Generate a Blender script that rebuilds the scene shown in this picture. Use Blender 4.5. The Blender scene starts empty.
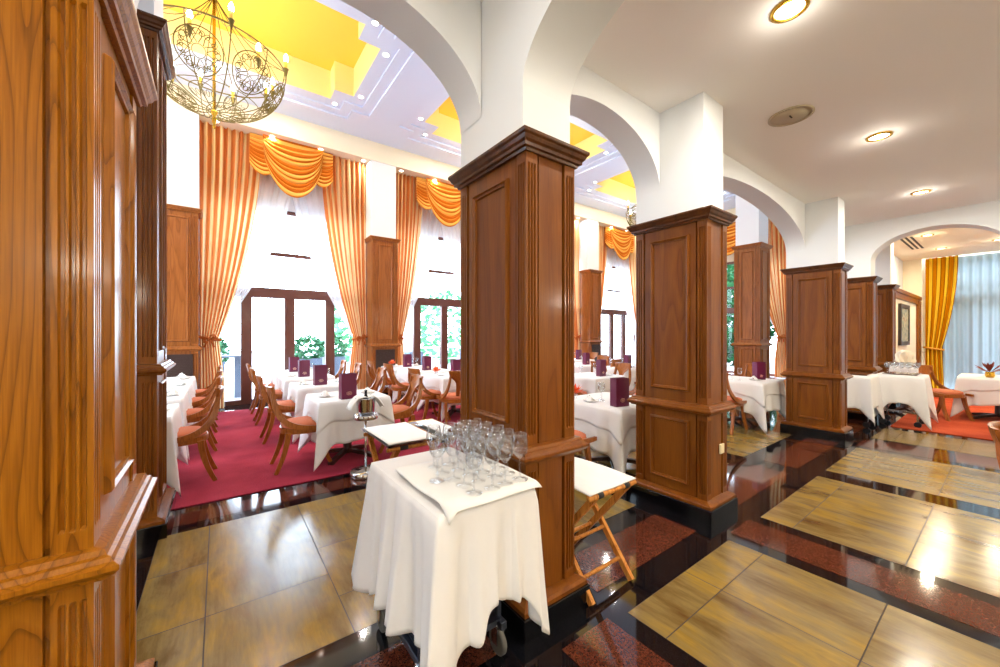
import bpy, math, random
from math import sin, cos, pi, radians, sqrt, exp
random.seed(7)
SC = bpy.context.scene
COL = SC.collection
# ------------------------------------------------------------------ materials
def newmat(name):
    m = bpy.data.materials.new(name); m.use_nodes = True
    nt = m.node_tree; nt.nodes.clear()
    out = nt.nodes.new('ShaderNodeOutputMaterial')
    return m, nt, out
def srgb(r, g, b):
    f = lambda c: (c/255/12.92 if c/255 <= .04045 else ((c/255+.055)/1.055)**2.4)
    return (f(r), f(g), f(b), 1)
def simple(name, col, rough=.5, metal=0., coat=0., emit=None, es=0., spec=.5, sheen=0.):
    m, nt, out = newmat(name)
    b = nt.nodes.new('ShaderNodeBsdfPrincipled')
    b.inputs['Base Color'].default_value = col
    b.inputs['Roughness'].default_value = rough
    b.inputs['Metallic'].default_value = metal
    b.inputs['Coat Weight'].default_value = coat
    b.inputs['Coat Roughness'].default_value = .08
    b.inputs['Specular IOR Level'].default_value = spec
    if emit:
        b.inputs['Emission Color'].default_value = emit
        b.inputs['Emission Strength'].default_value = es
    nt.links.new(b.outputs[0], out.inputs[0])
    return m
def N(nt, t, **kw):
    n = nt.nodes.new(t)
    for k, v in kw.items():
        if k in n.inputs: n.inputs[k].default_value = v
        else: setattr(n, k, v)
    return n
def ramp(nt, stops, interp='LINEAR'):
    r = nt.nodes.new('ShaderNodeValToRGB'); r.color_ramp.interpolation = interp
    e = r.color_ramp.elements
    while len(e) < len(stops): e.new(.5)
    for i, (p, c) in enumerate(stops):
        e[i].position = p; e[i].color = c
    return r
def wood(name, dark, mid, light, scale=1., rough=.28, coat=.6, axis='z', figure=1.):
    m, nt, out = newmat(name)
    tc = N(nt, 'ShaderNodeTexCoord'); mp = N(nt, 'ShaderNodeMapping')
    geo = N(nt, 'ShaderNodeNewGeometry')
    sc = {'z': (1, 1, .09), 'x': (.09, 1, 1), 'y': (1, .09, 1)}[axis]
    mp.inputs['Scale'].default_value = tuple(s*scale for s in sc)
    nt.links.new(geo.outputs['Position'], mp.inputs[0])
    n1 = N(nt, 'ShaderNodeTexNoise', Scale=5., Detail=2., Distortion=.5)
    nt.links.new(mp.outputs[0], n1.inputs['Vector'])
    # contour rings of the noise make cathedral figure
    mul = N(nt, 'ShaderNodeMath', operation='MULTIPLY'); mul.inputs[1].default_value = 16*figure
    nt.links.new(n1.outputs['Fac'], mul.inputs[0])
    fr = N(nt, 'ShaderNodeMath', operation='FRACT'); nt.links.new(mul.outputs[0], fr.inputs[0])
    r1 = ramp(nt, [(0, tuple(.45*dark[i]+.55*mid[i] for i in range(4)) if coat == .5 else dark), (.18, mid), (.75, light), (1, mid)])
    nt.links.new(fr.outputs[0], r1.inputs[0])
    mp2 = N(nt, 'ShaderNodeMapping')
    mp2.inputs['Scale'].default_value = tuple(s*60*scale for s in {'z': (1, 1, .03), 'x': (.03, 1, 1), 'y': (1, .03, 1)}[axis])
    nt.links.new(geo.outputs['Position'], mp2.inputs[0])
    n2 = N(nt, 'ShaderNodeTexNoise', Scale=3., Detail=3.)
    nt.links.new(mp2.outputs[0], n2.inputs['Vector'])
    r2 = ramp(nt, [(.3, (.74, .72, .70, 1)), (.65, (1.08, 1.08, 1.08, 1))])
    nt.links.new(n2.outputs['Fac'], r2.inputs[0])
    mx = N(nt, 'ShaderNodeMixRGB', blend_type='MULTIPLY'); mx.inputs[0].default_value = .8
    nt.links.new(r1.outputs[0], mx.inputs[1]); nt.links.new(r2.outputs[0], mx.inputs[2])
    b = N(nt, 'ShaderNodeBsdfPrincipled', Roughness=rough)
    b.inputs['Coat Weight'].default_value = coat*.3; b.inputs['Coat Roughness'].default_value = .12; b.inputs['Specular IOR Level'].default_value = .18
    nt.links.new(mx.outputs[0], b.inputs['Base Color'])
    nt.links.new(b.outputs[0], out.inputs[0])
    return m
M = {}
M['wood'] = wood('panel_wood', srgb(92, 47, 11), srgb(113, 61, 15), srgb(124, 71, 19), rough=.34, coat=.5, figure=.35)
M['woodcap'] = wood('capital_wood', srgb(58, 31, 15), srgb(80, 45, 21), srgb(92, 53, 25), rough=.3, coat=.5, figure=.3, scale=.7)
M['wood_lit'] = wood('panel_wood_lit', srgb(112, 62, 22), srgb(146, 84, 36), srgb(158, 94, 42), rough=.35, coat=.5, figure=.6)  # lighter copy of the panel wood, hall brightness put into its colour
M['wood_warmlit'] = wood('panel_wood_warmlit', srgb(112, 64, 8), srgb(144, 86, 13), srgb(156, 96, 17), rough=.3, coat=.4, scale=1.3, figure=1.)  # panel wood with warm light in its yellower colour, plus bolder figure
M['chairwood'] = wood('chair_wood', srgb(108, 58, 18), srgb(146, 82, 30), srgb(162, 96, 40), rough=.3, coat=.5, scale=3, figure=.5)
M['standwood'] = wood('stand_wood', srgb(150, 86, 30), srgb(190, 120, 52), srgb(206, 140, 66), rough=.35, coat=.3, scale=3, figure=.4)
M['darkwood'] = simple('dark_wood', srgb(52, 26, 18), .35, coat=.3)
M['grille'] = simple('grille_dark', srgb(58, 34, 28), .5)
M['plinth'] = simple('black_granite', srgb(9, 9, 12), .06, spec=.6)
M['white'] = simple('white_paint', srgb(229, 232, 234), .6)
M['cream'] = simple('cream_paint', srgb(240, 230, 205), .6)
M['ceil_hall'] = simple('hall_ceiling_paint', srgb(214, 226, 250), .35, spec=.4)
M['ceil_aisle'] = simple('aisle_ceiling_paint', srgb(250, 246, 242), .7)
M['yellow'] = simple('coffer_yellow_paint', srgb(250, 206, 80), .6)
M['coffer_side'] = simple('coffer_cream_paint', srgb(252, 238, 180), .6)
M['steel'] = simple('polished_steel', (.62, .62, .64, 1), .15, metal=1)
M['darksteel'] = simple('dark_steel', srgb(70, 76, 92), .3, metal=.8)
M['castor_grey'] = simple('castor_rubber', srgb(92, 90, 84), .5)
M['black'] = simple('black_plastic', srgb(20, 20, 24), .35)
M['iron'] = simple('wrought_iron_brass', srgb(104, 90, 38), .4, metal=.6)
M['brass'] = simple('brass', srgb(212, 168, 60), .25, metal=.9)
M['candle'] = simple('candle_sleeve', srgb(232, 190, 70), .4)
M['bulb'] = simple('lit_bulb', (1, 1, 1, 1), .4, emit=(1, .88, .6, 1), es=40)
M['spot'] = simple('lit_spot', (1, 1, 1, 1), .4, emit=(1, .95, .85, 1), es=14)
M['diffuser'] = simple('lit_diffuser', (1, 1, 1, 1), .4, emit=(1, .86, .55, 1), es=9)
M['speaker'] = simple('speaker_grille', srgb(190, 176, 150), .7)
M['slot'] = simple('vent_slot', srgb(60, 54, 40), .7)
M['frame'] = simple('window_frame_brown', srgb(96, 50, 40), .4, coat=.2)
M['rope'] = simple('gold_rope', srgb(214, 150, 40), .5)
M['leaf'] = simple('leaf_green', srgb(28, 104, 58), .6)
M['leaf2'] = simple('leaf_dark_green', srgb(30, 96, 48), .6)
M['leaf_pale'] = simple('leaf_pale_green', srgb(90, 160, 110), .6)
M['bark'] = simple('bark', srgb(90, 70, 52), .8)
M['extwhite'] = simple('exterior_white_render', srgb(235, 235, 238), .7)
M['extground'] = simple('terrace_paving', srgb(200, 200, 205), .7)
M['extgrey'] = simple('terrace_grey', srgb(96, 108, 124), .6)
M['porcelain'] = simple('porcelain', srgb(245, 244, 240), .12, spec=.6)
M['flower_orange'] = simple('orange_petals', srgb(236, 92, 24), .6)
M['flower_red'] = simple('dried_red_leaves', srgb(120, 44, 26), .7)
M['switch'] = simple('ivory_switch', srgb(228, 214, 176), .4)
M['bottle'] = simple('dark_glass', srgb(14, 18, 16), .1)
M['picframe'] = simple('picture_frame_dark', srgb(44, 30, 22), .35)
M['gold'] = simple('menu_gilt', srgb(236, 190, 170), .4, metal=.2)
M['strap'] = simple('black_strap', srgb(24, 22, 24), .7)
M['seat_edge'] = simple('seat_piping', srgb(170, 84, 58), .7)

def cloth_mat(name, col, weave=.0, trans=.15, check=False):
    m, nt, out = newmat(name)
    d = N(nt, 'ShaderNodeBsdfPrincipled', Roughness=.85); d.inputs['Base Color'].default_value = col
    d.inputs['Specular IOR Level'].default_value = .15
    t = N(nt, 'ShaderNodeBsdfTranslucent'); t.inputs[0].default_value = col
    mx = N(nt, 'ShaderNodeMixShader'); mx.inputs[0].default_value = trans
    nt.links.new(d.outputs[0], mx.inputs[1]); nt.links.new(t.outputs[0], mx.inputs[2])
    tc = N(nt, 'ShaderNodeNewGeometry')
    nz = N(nt, 'ShaderNodeTexNoise', Scale=9., Detail=4.)
    nt.links.new(tc.outputs['Position'], nz.inputs['Vector'])
    bp = N(nt, 'ShaderNodeBump', Strength=.25, Distance=.02)
    nt.links.new(nz.outputs['Fac'], bp.inputs['Height']); nt.links.new(bp.outputs[0], d.inputs['Normal'])
    nt.links.new(mx.outputs[0], out.inputs[0])
    return m
M['linen'] = cloth_mat('white_linen', srgb(243, 241, 240))
M['linen2'] = cloth_mat('ivory_linen', srgb(238, 230, 212))
M['napkin'] = cloth_mat('napkin_linen', srgb(248, 246, 242))
M['seat'] = cloth_mat('orange_upholstery', srgb(190, 112, 82), trans=0)
M['seatpink'] = cloth_mat('pink_upholstery', srgb(206, 120, 110), trans=0)

def curtain_mat(name, c1, c2, c3, n, trans=.5):
    m, nt, out = newmat(name)
    uv = N(nt, 'ShaderNodeUVMap'); sep = N(nt, 'ShaderNodeSeparateXYZ'); nt.links.new(uv.outputs[0], sep.inputs[0])
    mu = N(nt, 'ShaderNodeMath', operation='MULTIPLY'); mu.inputs[1].default_value = n
    nt.links.new(sep.outputs[0], mu.inputs[0])
    fr = N(nt, 'ShaderNodeMath', operation='FRACT'); nt.links.new(mu.outputs[0], fr.inputs[0])
    r = ramp(nt, [(0, c1), (.42, c1), (.47, c3), (.55, c2), (.85, c2), (.93, c3), (1, c1)])
    nt.links.new(fr.outputs[0], r.inputs[0])
    d = N(nt, 'ShaderNodeBsdfDiffuse'); t = N(nt, 'ShaderNodeBsdfTranslucent')
    mx = N(nt, 'ShaderNodeMixShader'); mx.inputs[0].default_value = trans
    nt.links.new(r.outputs[0], d.inputs[0]); nt.links.new(r.outputs[0], t.inputs[0])
    nt.links.new(d.outputs[0], mx.inputs[1]); nt.links.new(t.outputs[0], mx.inputs[2])
    nt.links.new(mx.outputs[0], out.inputs[0])
    return m
M['drape'] = curtain_mat('striped_drape', srgb(214, 130, 72), srgb(252, 230, 180), srgb(238, 180, 112), 8)
M['swag'] = curtain_mat('striped_swag', srgb(206, 112, 34), srgb(250, 192, 96), srgb(232, 150, 56), 9, .25)
M['golddrape'] = curtain_mat('gold_striped_drape', srgb(196, 126, 8), srgb(248, 208, 60), srgb(122, 68, 14), 4, .25)

def sheer_mat(name='sheer_voile', col=srgb(245, 246, 250), k=.72):
    m, nt, out = newmat(name)
    tr = N(nt, 'ShaderNodeBsdfTransparent'); t = N(nt, 'ShaderNodeBsdfTranslucent'); d = N(nt, 'ShaderNodeBsdfDiffuse')
    for q in (t, d): q.inputs[0].default_value = col
    a = N(nt, 'ShaderNodeMixShader'); a.inputs[0].default_value = .5
    b = N(nt, 'ShaderNodeMixShader'); b.inputs[0].default_value = k
    nt.links.new(t.outputs[0], a.inputs[1]); nt.links.new(d.outputs[0], a.inputs[2])
    nt.links.new(tr.outputs[0], b.inputs[1]); nt.links.new(a.outputs[0], b.inputs[2])
    nt.links.new(b.outputs[0], out.inputs[0]); return m
M['sheer'] = sheer_mat(); M['sheer_dense'] = sheer_mat('sheer_voile_dense', srgb(156, 170, 178), .98)
def glass_mat(name, tint=(1, 1, 1, 1), base=.03, edge=.6, p=3.):
    m, nt, out = newmat(name)
    tr = N(nt, 'ShaderNodeBsdfTransparent'); tr.inputs[0].default_value = tint
    g = N(nt, 'ShaderNodeBsdfGlossy'); g.inputs['Roughness'].default_value = .02
    lw = N(nt, 'ShaderNodeLayerWeight'); lw.inputs[0].default_value = .5
    pw = N(nt, 'ShaderNodeMath', operation='POWER'); pw.inputs[1].default_value = p
    nt.links.new(lw.outputs['Facing'], pw.inputs[0])
    mu = N(nt, 'ShaderNodeMath', operation='MULTIPLY_ADD'); mu.inputs[1].default_value = edge; mu.inputs[2].default_value = base
    nt.links.new(pw.outputs[0], mu.inputs[0])
    mx = N(nt, 'ShaderNodeMixShader')
    nt.links.new(mu.outputs[0], mx.inputs[0]); nt.links.new(tr.outputs[0], mx.inputs[1]); nt.links.new(g.outputs[0], mx.inputs[2])
    nt.links.new(mx.outputs[0], out.inputs[0]); return m
M['pane'] = glass_mat('window_glass', (.98, .99, 1, 1), .02, .3)
M['glass'] = glass_mat('crystal_glass', (.97, .98, .99, 1), .045, .6, 2.)

def carpet_mat(name, a, b):
    m, nt, out = newmat(name)
    g = N(nt, 'ShaderNodeNewGeometry')
    n1 = N(nt, 'ShaderNodeTexNoise', Scale=90., Detail=3.); n2 = N(nt, 'ShaderNodeTexNoise', Scale=2.2, Detail=5.)
    nt.links.new(g.outputs['Position'], n1.inputs['Vector']); nt.links.new(g.outputs['Position'], n2.inputs['Vector'])
    r = ramp(nt, [(.35, a), (.65, b)]); nt.links.new(n2.outputs['Fac'], r.inputs[0])
    r2 = ramp(nt, [(.3, (.72, .72, .72, 1)), (.7, (1.12, 1.12, 1.12, 1))]); nt.links.new(n1.outputs['Fac'], r2.inputs[0])
    mx = N(nt, 'ShaderNodeMixRGB', blend_type='MULTIPLY'); mx.inputs[0].default_value = 1
    nt.links.new(r.outputs[0], mx.inputs[1]); nt.links.new(r2.outputs[0], mx.inputs[2])
    p = N(nt, 'ShaderNodeBsdfPrincipled', Roughness=.95); p.inputs['Specular IOR Level'].default_value = .1
    nt.links.new(mx.outputs[0], p.inputs['Base Color'])
    bp = N(nt, 'ShaderNodeBump', Strength=.4, Distance=.01); nt.links.new(n1.outputs['Fac'], bp.inputs['Height'])
    nt.links.new(bp.outputs[0], p.inputs['Normal'])
    nt.links.new(p.outputs[0], out.inputs[0]); return m
M['carpet'] = carpet_mat('red_carpet', srgb(146, 40, 58), srgb(170, 56, 74))
M['carpet_o'] = carpet_mat('orange_red_carpet', srgb(172, 66, 38), srgb(196, 88, 54))

def tile_mat():
    m, nt, out = newmat('onyx_tile')
    g = N(nt, 'ShaderNodeNewGeometry')
    at = N(nt, 'ShaderNodeAttribute'); at.attribute_name = 'tint'
    add = N(nt, 'ShaderNodeVectorMath', operation='ADD')
    sc = N(nt, 'ShaderNodeVectorMath', operation='SCALE'); sc.inputs['Scale'].default_value = 30
    nt.links.new(at.outputs['Vector'], sc.inputs[0]); nt.links.new(g.outputs['Position'], add.inputs[0]); nt.links.new(sc.outputs[0], add.inputs[1])
    mp = N(nt, 'ShaderNodeMapping'); mp.inputs['Scale'].default_value = (3.2, .9, 1); mp.inputs['Rotation'].default_value = (0, 0, .1)
    nt.links.new(add.outputs[0], mp.inputs[0])
    n1 = N(nt, 'ShaderNodeTexNoise', Scale=1.5, Detail=7., Roughness=.62, Distortion=.35)
    nt.links.new(mp.outputs[0], n1.inputs['Vector'])
    r = ramp(nt, [(.25, srgb(84, 54, 24)), (.4, srgb(112, 90, 50)), (.5, srgb(130, 110, 66)), (.6, srgb(148, 120, 54)), (.75, srgb(108, 90, 58))])
    nt.links.new(n1.outputs['Fac'], r.inputs[0])
    mp2 = N(nt, 'ShaderNodeMapping'); mp2.inputs['Scale'].default_value = (26, 2.2, 1); nt.links.new(add.outputs[0], mp2.inputs[0])
    n2 = N(nt, 'ShaderNodeTexNoise', Scale=1.6, Detail=5., Roughness=.7); nt.links.new(mp2.outputs[0], n2.inputs['Vector'])
    r2 = ramp(nt, [(.3, (.74, .72, .70, 1)), (.7, (1.12, 1.1, 1.04, 1))]); nt.links.new(n2.outputs['Fac'], r2.inputs[0])
    mx = N(nt, 'ShaderNodeMixRGB', blend_type='MULTIPLY'); mx.inputs[0].default_value = .8
    nt.links.new(r.outputs[0], mx.inputs[1]); nt.links.new(r2.outputs[0], mx.inputs[2])
    p = N(nt, 'ShaderNodeBsdfPrincipled', Roughness=.14)
    n3 = N(nt, 'ShaderNodeTexNoise', Scale=3., Detail=4.); nt.links.new(g.outputs['Position'], n3.inputs['Vector'])
    r3 = ramp(nt, [(.3, (.12, .12, .12, 1)), (.7, (.24, .24, .24, 1))]); nt.links.new(n3.outputs['Fac'], r3.inputs[0])
    nt.links.new(r3.outputs[0], p.inputs['Roughness'])
    p.inputs['Specular IOR Level'].default_value = .6
    nt.links.new(mx.outputs[0], p.inputs['Base Color'])
    nt.links.new(p.outputs[0], out.inputs[0]); return m
M['tile'] = tile_mat()
def granite(name, a, b, c, rough=.07):
    m, nt, out = newmat(name)
    g = N(nt, 'ShaderNodeNewGeometry')
    v = N(nt, 'ShaderNodeTexVoronoi', Scale=190.); nt.links.new(g.outputs['Position'], v.inputs['Vector'])
    r = ramp(nt, [(.1, a), (.5, b), (.9, c)]); nt.links.new(v.outputs['Color'], r.inputs[0])
    p = N(nt, 'ShaderNodeBsdfPrincipled', Roughness=rough); p.inputs['Specular IOR Level'].default_value = .6
    nt.links.new(r.outputs[0], p.inputs['Base Color']); nt.links.new(p.outputs[0], out.inputs[0]); return m
M['redgr'] = granite('red_granite', srgb(46, 22, 16), srgb(80, 38, 26), srgb(104, 54, 38))
M['blackgr'] = granite('polished_black_granite', srgb(6, 6, 8), srgb(12, 12, 16), srgb(26, 26, 32), .05)
M['grout'] = simple('grout', srgb(54, 40, 24), .7)
def menu_mat():
    return simple('burgundy_menu_card', srgb(98, 13, 60), .35, coat=.2)
M['menu'] = menu_mat()
def paint_mat():
    m, nt, out = newmat('painted_canvas')
    g = N(nt, 'ShaderNodeNewGeometry')
    n = N(nt, 'ShaderNodeTexNoise', Scale=4., Detail=4., Distortion=2.); nt.links.new(g.outputs['Position'], n.inputs['Vector'])
    r = ramp(nt, [(.3, srgb(60, 58, 48)), (.45, srgb(120, 130, 110)), (.55, srgb(180, 170, 130)), (.7, srgb(130, 70, 50))])
    nt.links.new(n.outputs['Fac'], r.inputs[0])
    p = N(nt, 'ShaderNodeBsdfPrincipled', Roughness=.5); nt.links.new(r.outputs[0], p.inputs['Base Color'])
    nt.links.new(p.outputs[0], out.inputs[0]); return m
M['canvas'] = paint_mat()

# ------------------------------------------------------------------ mesh builder
class MB:
    def __init__(s): s.v = []; s.f = []; s.m = []; s.uv = None; s.sm = []
    def add(s, vs, fs, mi=0, smooth=False):
        o = len(s.v); s.v += [tuple(p) for p in vs]
        for f in fs: s.f.append(tuple(i+o for i in f)); s.m.append(mi); s.sm.append(smooth)
        return s
    def box(s, x0, x1, y0, y1, z0, z1, mi=0):
        v = [(x, y, z) for z in (z0, z1) for y in (y0, y1) for x in (x0, x1)]
        return s.add(v, [(0, 2, 3, 1), (4, 5, 7, 6), (0, 1, 5, 4), (2, 6, 7, 3), (0, 4, 6, 2), (1, 3, 7, 5)], mi)
    def rings(s, rs, mi=0, smooth=False, cap0=True, cap1=True, closed=True):
        n = len(rs[0]); vs = [p for r in rs for p in r]; fs = []
        for k in range(len(rs)-1):
            for i in range(n if closed else n-1):
                j = (i+1) % n
                fs.append((k*n+i, k*n+j, (k+1)*n+j, (k+1)*n+i))
        if cap0: fs.append(tuple(range(n-1, -1, -1)))
        if cap1: fs.append(tuple((len(rs)-1)*n+i for i in range(n)))
        return s.add(vs, fs, mi, smooth)
    def lathe(s, prof, c=(0, 0, 0), n=20, mi=0, smooth=True, cap=True):
        rs = [[(c[0]+r*cos(2*pi*i/n), c[1]+r*sin(2*pi*i/n), c[2]+z) for i in range(n)] for r, z in prof]
        return s.rings(rs, mi, smooth, cap, cap)
    def tube(s, pts, r, n=6, mi=0, smooth=True, sx=1., closed=False):
        # swept circle, parallel-ish frames; r float or list
        P = [tuple(p) for p in pts]; K = len(P); rs = []
        prev = None
        for k in range(K):
            if closed: a = P[(k-1) % K]; b = P[(k+1) % K]
            else: a = P[max(k-1, 0)]; b = P[min(k+1, K-1)]
            t = [b[i]-a[i] for i in range(3)]; L = sqrt(sum(q*q for q in t)) or 1; t = [q/L for q in t]
            if prev is None:
                u = (0, 0, 1) if abs(t[2]) < .9 else (1, 0, 0)
            else: u = prev
            d = sum(u[i]*t[i] for i in range(3)); w = [u[i]-d*t[i] for i in range(3)]
            L = sqrt(sum(q*q for q in w)) or 1; w = [q/L for q in w]; prev = w
            x = (t[1]*w[2]-t[2]*w[1], t[2]*w[0]-t[0]*w[2], t[0]*w[1]-t[1]*w[0])
            rr = r[k] if isinstance(r, (list, tuple)) else r
            rs.append([tuple(P[k][i]+rr*(cos(2*pi*j/n)*x[i]*sx+sin(2*pi*j/n)*w[i]) for i in range(3)) for j in range(n)])
        if closed: rs.append(rs[0]); return s.rings(rs, mi, smooth, False, False)
        return s.rings(rs, mi, smooth)
    def bar(s, pts, hw, ht, mi=0, side=(0, 1, 0)):
        # rectangular section sweep: hw half width along `side`, ht half thickness perpendicular
        K = len(pts); rs = []
        for k in range(K):
            a = pts[max(k-1, 0)]; b = pts[min(k+1, K-1)]
            t = [b[i]-a[i] for i in range(3)]; L = sqrt(sum(q*q for q in t)) or 1; t = [q/L for q in t]
            d = sum(side[i]*t[i] for i in range(3)); w = [side[i]-d*t[i] for i in range(3)]
            L = sqrt(sum(q*q for q in w)) or 1; w = [q/L for q in w]
            x = (t[1]*w[2]-t[2]*w[1], t[2]*w[0]-t[0]*w[2], t[0]*w[1]-t[1]*w[0])
            h = hw[k] if isinstance(hw, (list, tuple)) else hw; q = ht[k] if isinstance(ht, (list, tuple)) else ht
            rs.append([tuple(pts[k][i]+a1*h*w[i]+a2*q*x[i] for i in range(3)) for a1, a2 in ((-1, -1), (1, -1), (1, 1), (-1, 1))])
        return s.rings(rs, mi, False)
    def grid(s, fn, nu, nv, mi=0, smooth=True, uv=False):
        vs = [fn(i/nu, j/nv) for j in range(nv+1) for i in range(nu+1)]
        fs = [(j*(nu+1)+i, j*(nu+1)+i+1, (j+1)*(nu+1)+i+1, (j+1)*(nu+1)+i) for j in range(nv) for i in range(nu)]
        if uv:
            s.uv = s.uv or {}
            o = len(s.v)
            for j in range(nv+1):
                for i in range(nu+1): s.uv[o+j*(nu+1)+i] = (i/nu, j/nv)
        return s.add(vs, fs, mi, smooth)
    def build(s, name, mats, parent=None, loc=None, rot=None, solid=0, bevel=0):
        me = bpy.data.meshes.new(name); me.from_pydata(s.v, [], s.f)
        if not isinstance(mats, (list, tuple)): mats = [mats]
        for m in mats: me.materials.append(M[m] if isinstance(m, str) else m)
        me.polygons.foreach_set('material_index', s.m); me.polygons.foreach_set('use_smooth', s.sm)
        if s.uv:
            l = me.uv_layers.new(name='UVMap')
            for lp in me.loops: l.data[lp.index].uv = s.uv.get(lp.vertex_index, (0, 0))
        me.update()
        o = bpy.data.objects.new(name, me); COL.objects.link(o)
        if parent: o.parent = parent
        if loc: o.location = loc
        if rot is not None: o.rotation_euler = (0, 0, rot) if not isinstance(rot, tuple) else rot
        if solid:
            q = o.modifiers.new('solid', 'SOLIDIFY'); q.thickness = solid; q.offset = 0
        if bevel:
            q = o.modifiers.new('bevel', 'BEVEL'); q.width = bevel; q.segments = 2; q.limit_method = 'ANGLE'
        return o
def tag(o, label, cat, group=None):
    o['label'] = label; o['category'] = cat
    if group: o['group'] = group
    return o
def thing(name, label, cat, loc=(0, 0, 0), rot=0, group=None):
    o = bpy.data.objects.new(name, None); COL.objects.link(o); o.empty_display_size = .1
    o.location = loc; o.rotation_euler = (0, 0, rot); return tag(o, label, cat, group)
def struct(o, label=None):
    o['kind'] = 'structure'
    if label: o['label'] = label
    return o
def dup(root, loc, rot, label, group=None, scale=None):
    r = root.copy(); COL.objects.link(r); r.location = loc; r.rotation_euler = (0, 0, rot); r['label'] = label
    if group: r['group'] = group
    if scale: r.scale = scale
    for ch in list(root.children):
        c = ch.copy(); COL.objects.link(c); c.parent = r
        for g in list(ch.children):
            d = g.copy(); COL.objects.link(d); d.parent = c
    return r

# ------------------------------------------------------------------ camera
cam = bpy.data.cameras.new('camera'); co = bpy.data.objects.new('camera', cam); COL.objects.link(co)
cam.sensor_width = 36; cam.lens = 380/1000*36; cam.shift_y = .001; cam.clip_start = .05
co.location = (0, 0, 1.5); co.rotation_euler = (pi/2, 0, -math.atan2(.5942, .8043)); SC.camera = co

# ------------------------------------------------------------------ floor
XE = 15.6     # end wall
def build_floor():
    b = MB(); tint = []
    def rect(x0, x1, y0, y1, mi, z=0.): 
        b.add([(x0, y0, z), (x1, y0, z), (x1, y1, z), (x0, y1, z)], [(0, 1, 2, 3)], mi); tint.append(random.random())
    # base slab
    n0 = len(b.f); b.box(-3, XE, -4.6, 9.9, -.1, 0, 0); tint.extend([0]*(len(b.f)-n0))
    zt = .0012
    def tiles(xs, ys):
        for i in range(len(xs)-1):
            for j in range(len(ys)-1):
                g = .003
                rect(xs[i], xs[i+1], ys[j], ys[j+1], 3, zt-.0004)
                rect(xs[i]+g, xs[i+1]-g, ys[j]+g, ys[j+1]-g, 1, zt)
    yA = [1.24, 1.02, .42, -.18, -.78, -1.38]
    yA = yA[::-1]
    tiles([1.77, 2.37, 2.99], yA)
    tiles([3.57, 4.17, 5.10], [-1.38, -.78, -.18, .42, 1.02, 1.24])
    tiles([5.38, 6.0, 6.79], [.42, 1.02, 1.24]); tiles([5.38, 6.0, 6.79], [-1.38, -.78, -.18, .42])
    tiles([7.59, 8.1, 8.56], [.42, 1.02, 1.24]); tiles([7.59, 8.1, 8.56], [-1.38, -.78, -.18, .42])
    tiles([-.6, .0, .6, 1.19], yA)
    # hall side tiles
    tiles([-.36, -.06], [1.97, 2.55, 3.15, 3.75]); tiles([-.06, .55], [1.97, 2.55, 3.75]); tiles([.55, 1.15], [1.97, 2.3, 2.9, 3.5, 3.75])
    tiles([1.77, 2.37, 2.95], [1.97, 2.55, 3.15, 3.75])
    tiles([3.57, 4.17, 4.77], [1.97, 2.55, 3.15, 3.75]); tiles([5.16, 5.76, 6.36, 6.9], [1.97, 2.55, 3.15])
    # red inlays in the pillar row band and the cross bands
    for x0, x1 in ((-.11, 1.07), (1.77, 2.93), (3.66, 4.95), (5.2, 6.9), (7.6, 9.0)): rect(x0, x1, 1.44, 1.78, 2, zt)
    for x0 in (1.31, 3.11): rect(x0, x0+.34, -1.38, 1.28, 2, zt)
    rect(6.92, 7.44, -1.38, 1.28, 2, zt)
    # band beside the carpet
    for i in range(26):
        x0 = -1.8+i*.6
        rect(x0+.003, x0+.597, 3.88, 4.14, 2, zt)
    for x0 in (1.31, 3.11): rect(x0, x0+.34, 2.0, 3.8, 2, zt)
    # carpets
    me = b.build('floor', ['blackgr', 'tile', 'redgr', 'grout'])
    at = me.data.attributes.new('tint', 'FLOAT_VECTOR', 'FACE')
    for i, t in enumerate(tint): at.data[i].vector = (t, t*1.7 % 1, 0)
    return struct(me)
build_floor()
c = MB().box(-2.99, 10.4, 4.27, 9.08, .0, .012); o = c.build('carpet', 'carpet', bevel=.004); tag(o, 'red carpet covering the dining hall floor under the tables', 'carpet')
c = MB().box(8.8, 9.52, .06, 1.2, .0, .012).box(9.52, XE-.02, -1.55, 1.2, .0, .012); o = c.build('carpet', 'carpet_o'); tag(o, 'orange-red carpet in the far room beyond the service trolleys', 'carpet')

# ------------------------------------------------------------------ pillars
def section(x0, x1, y0, y1, d, sw=.078, nf=3):
    """outline of the shaft with fluted corner stiles; d = groove depth factor"""
    pts = []
    cs = [((x0, y0), (x1, y0), (0, 1)), ((x1, y0), (x1, y1), (-1, 0)), ((x1, y1), (x0, y1), (0, -1)), ((x0, y1), (x0, y0), (1, 0))]
    for a, b, n in cs:
        L = abs(b[0]-a[0])+abs(b[1]-a[1]); t = ((b[0]-a[0])/L, (b[1]-a[1])/L)
        prof = [(0, 0)]
        g = .007; ms = [sw*(k+1)/(nf+1) for k in range(nf)]
        for m in ms: prof += [(m-g, 0), (m-g*.5, .009*d), (m+g*.5, .009*d), (m+g, 0)]
        prof += [(sw, 0), (sw+.001, .02), (sw+.013, .02), (sw+.015, .007)]
        full = prof + [(L-u, v) for u, v in prof[::-1][:-1]]
        for u, v in full: pts.append((a[0]+t[0]*u+n[0]*v, a[1]+t[1]*u+n[1]*v))
    return pts
def shaft_mb(x0, x1, y0, y1, z0, z1, sw=.085):
    b = MB(); rs = []
    for z, d in ((z0, 0), (z0+.06, 0), (z0+.07, 1), (z1-.07, 1), (z1-.06, 0), (z1, 0)):
        rs.append([(x, y, z) for x, y in section(x0, x1, y0, y1, d, sw)])
    return b.rings(rs)
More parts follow.
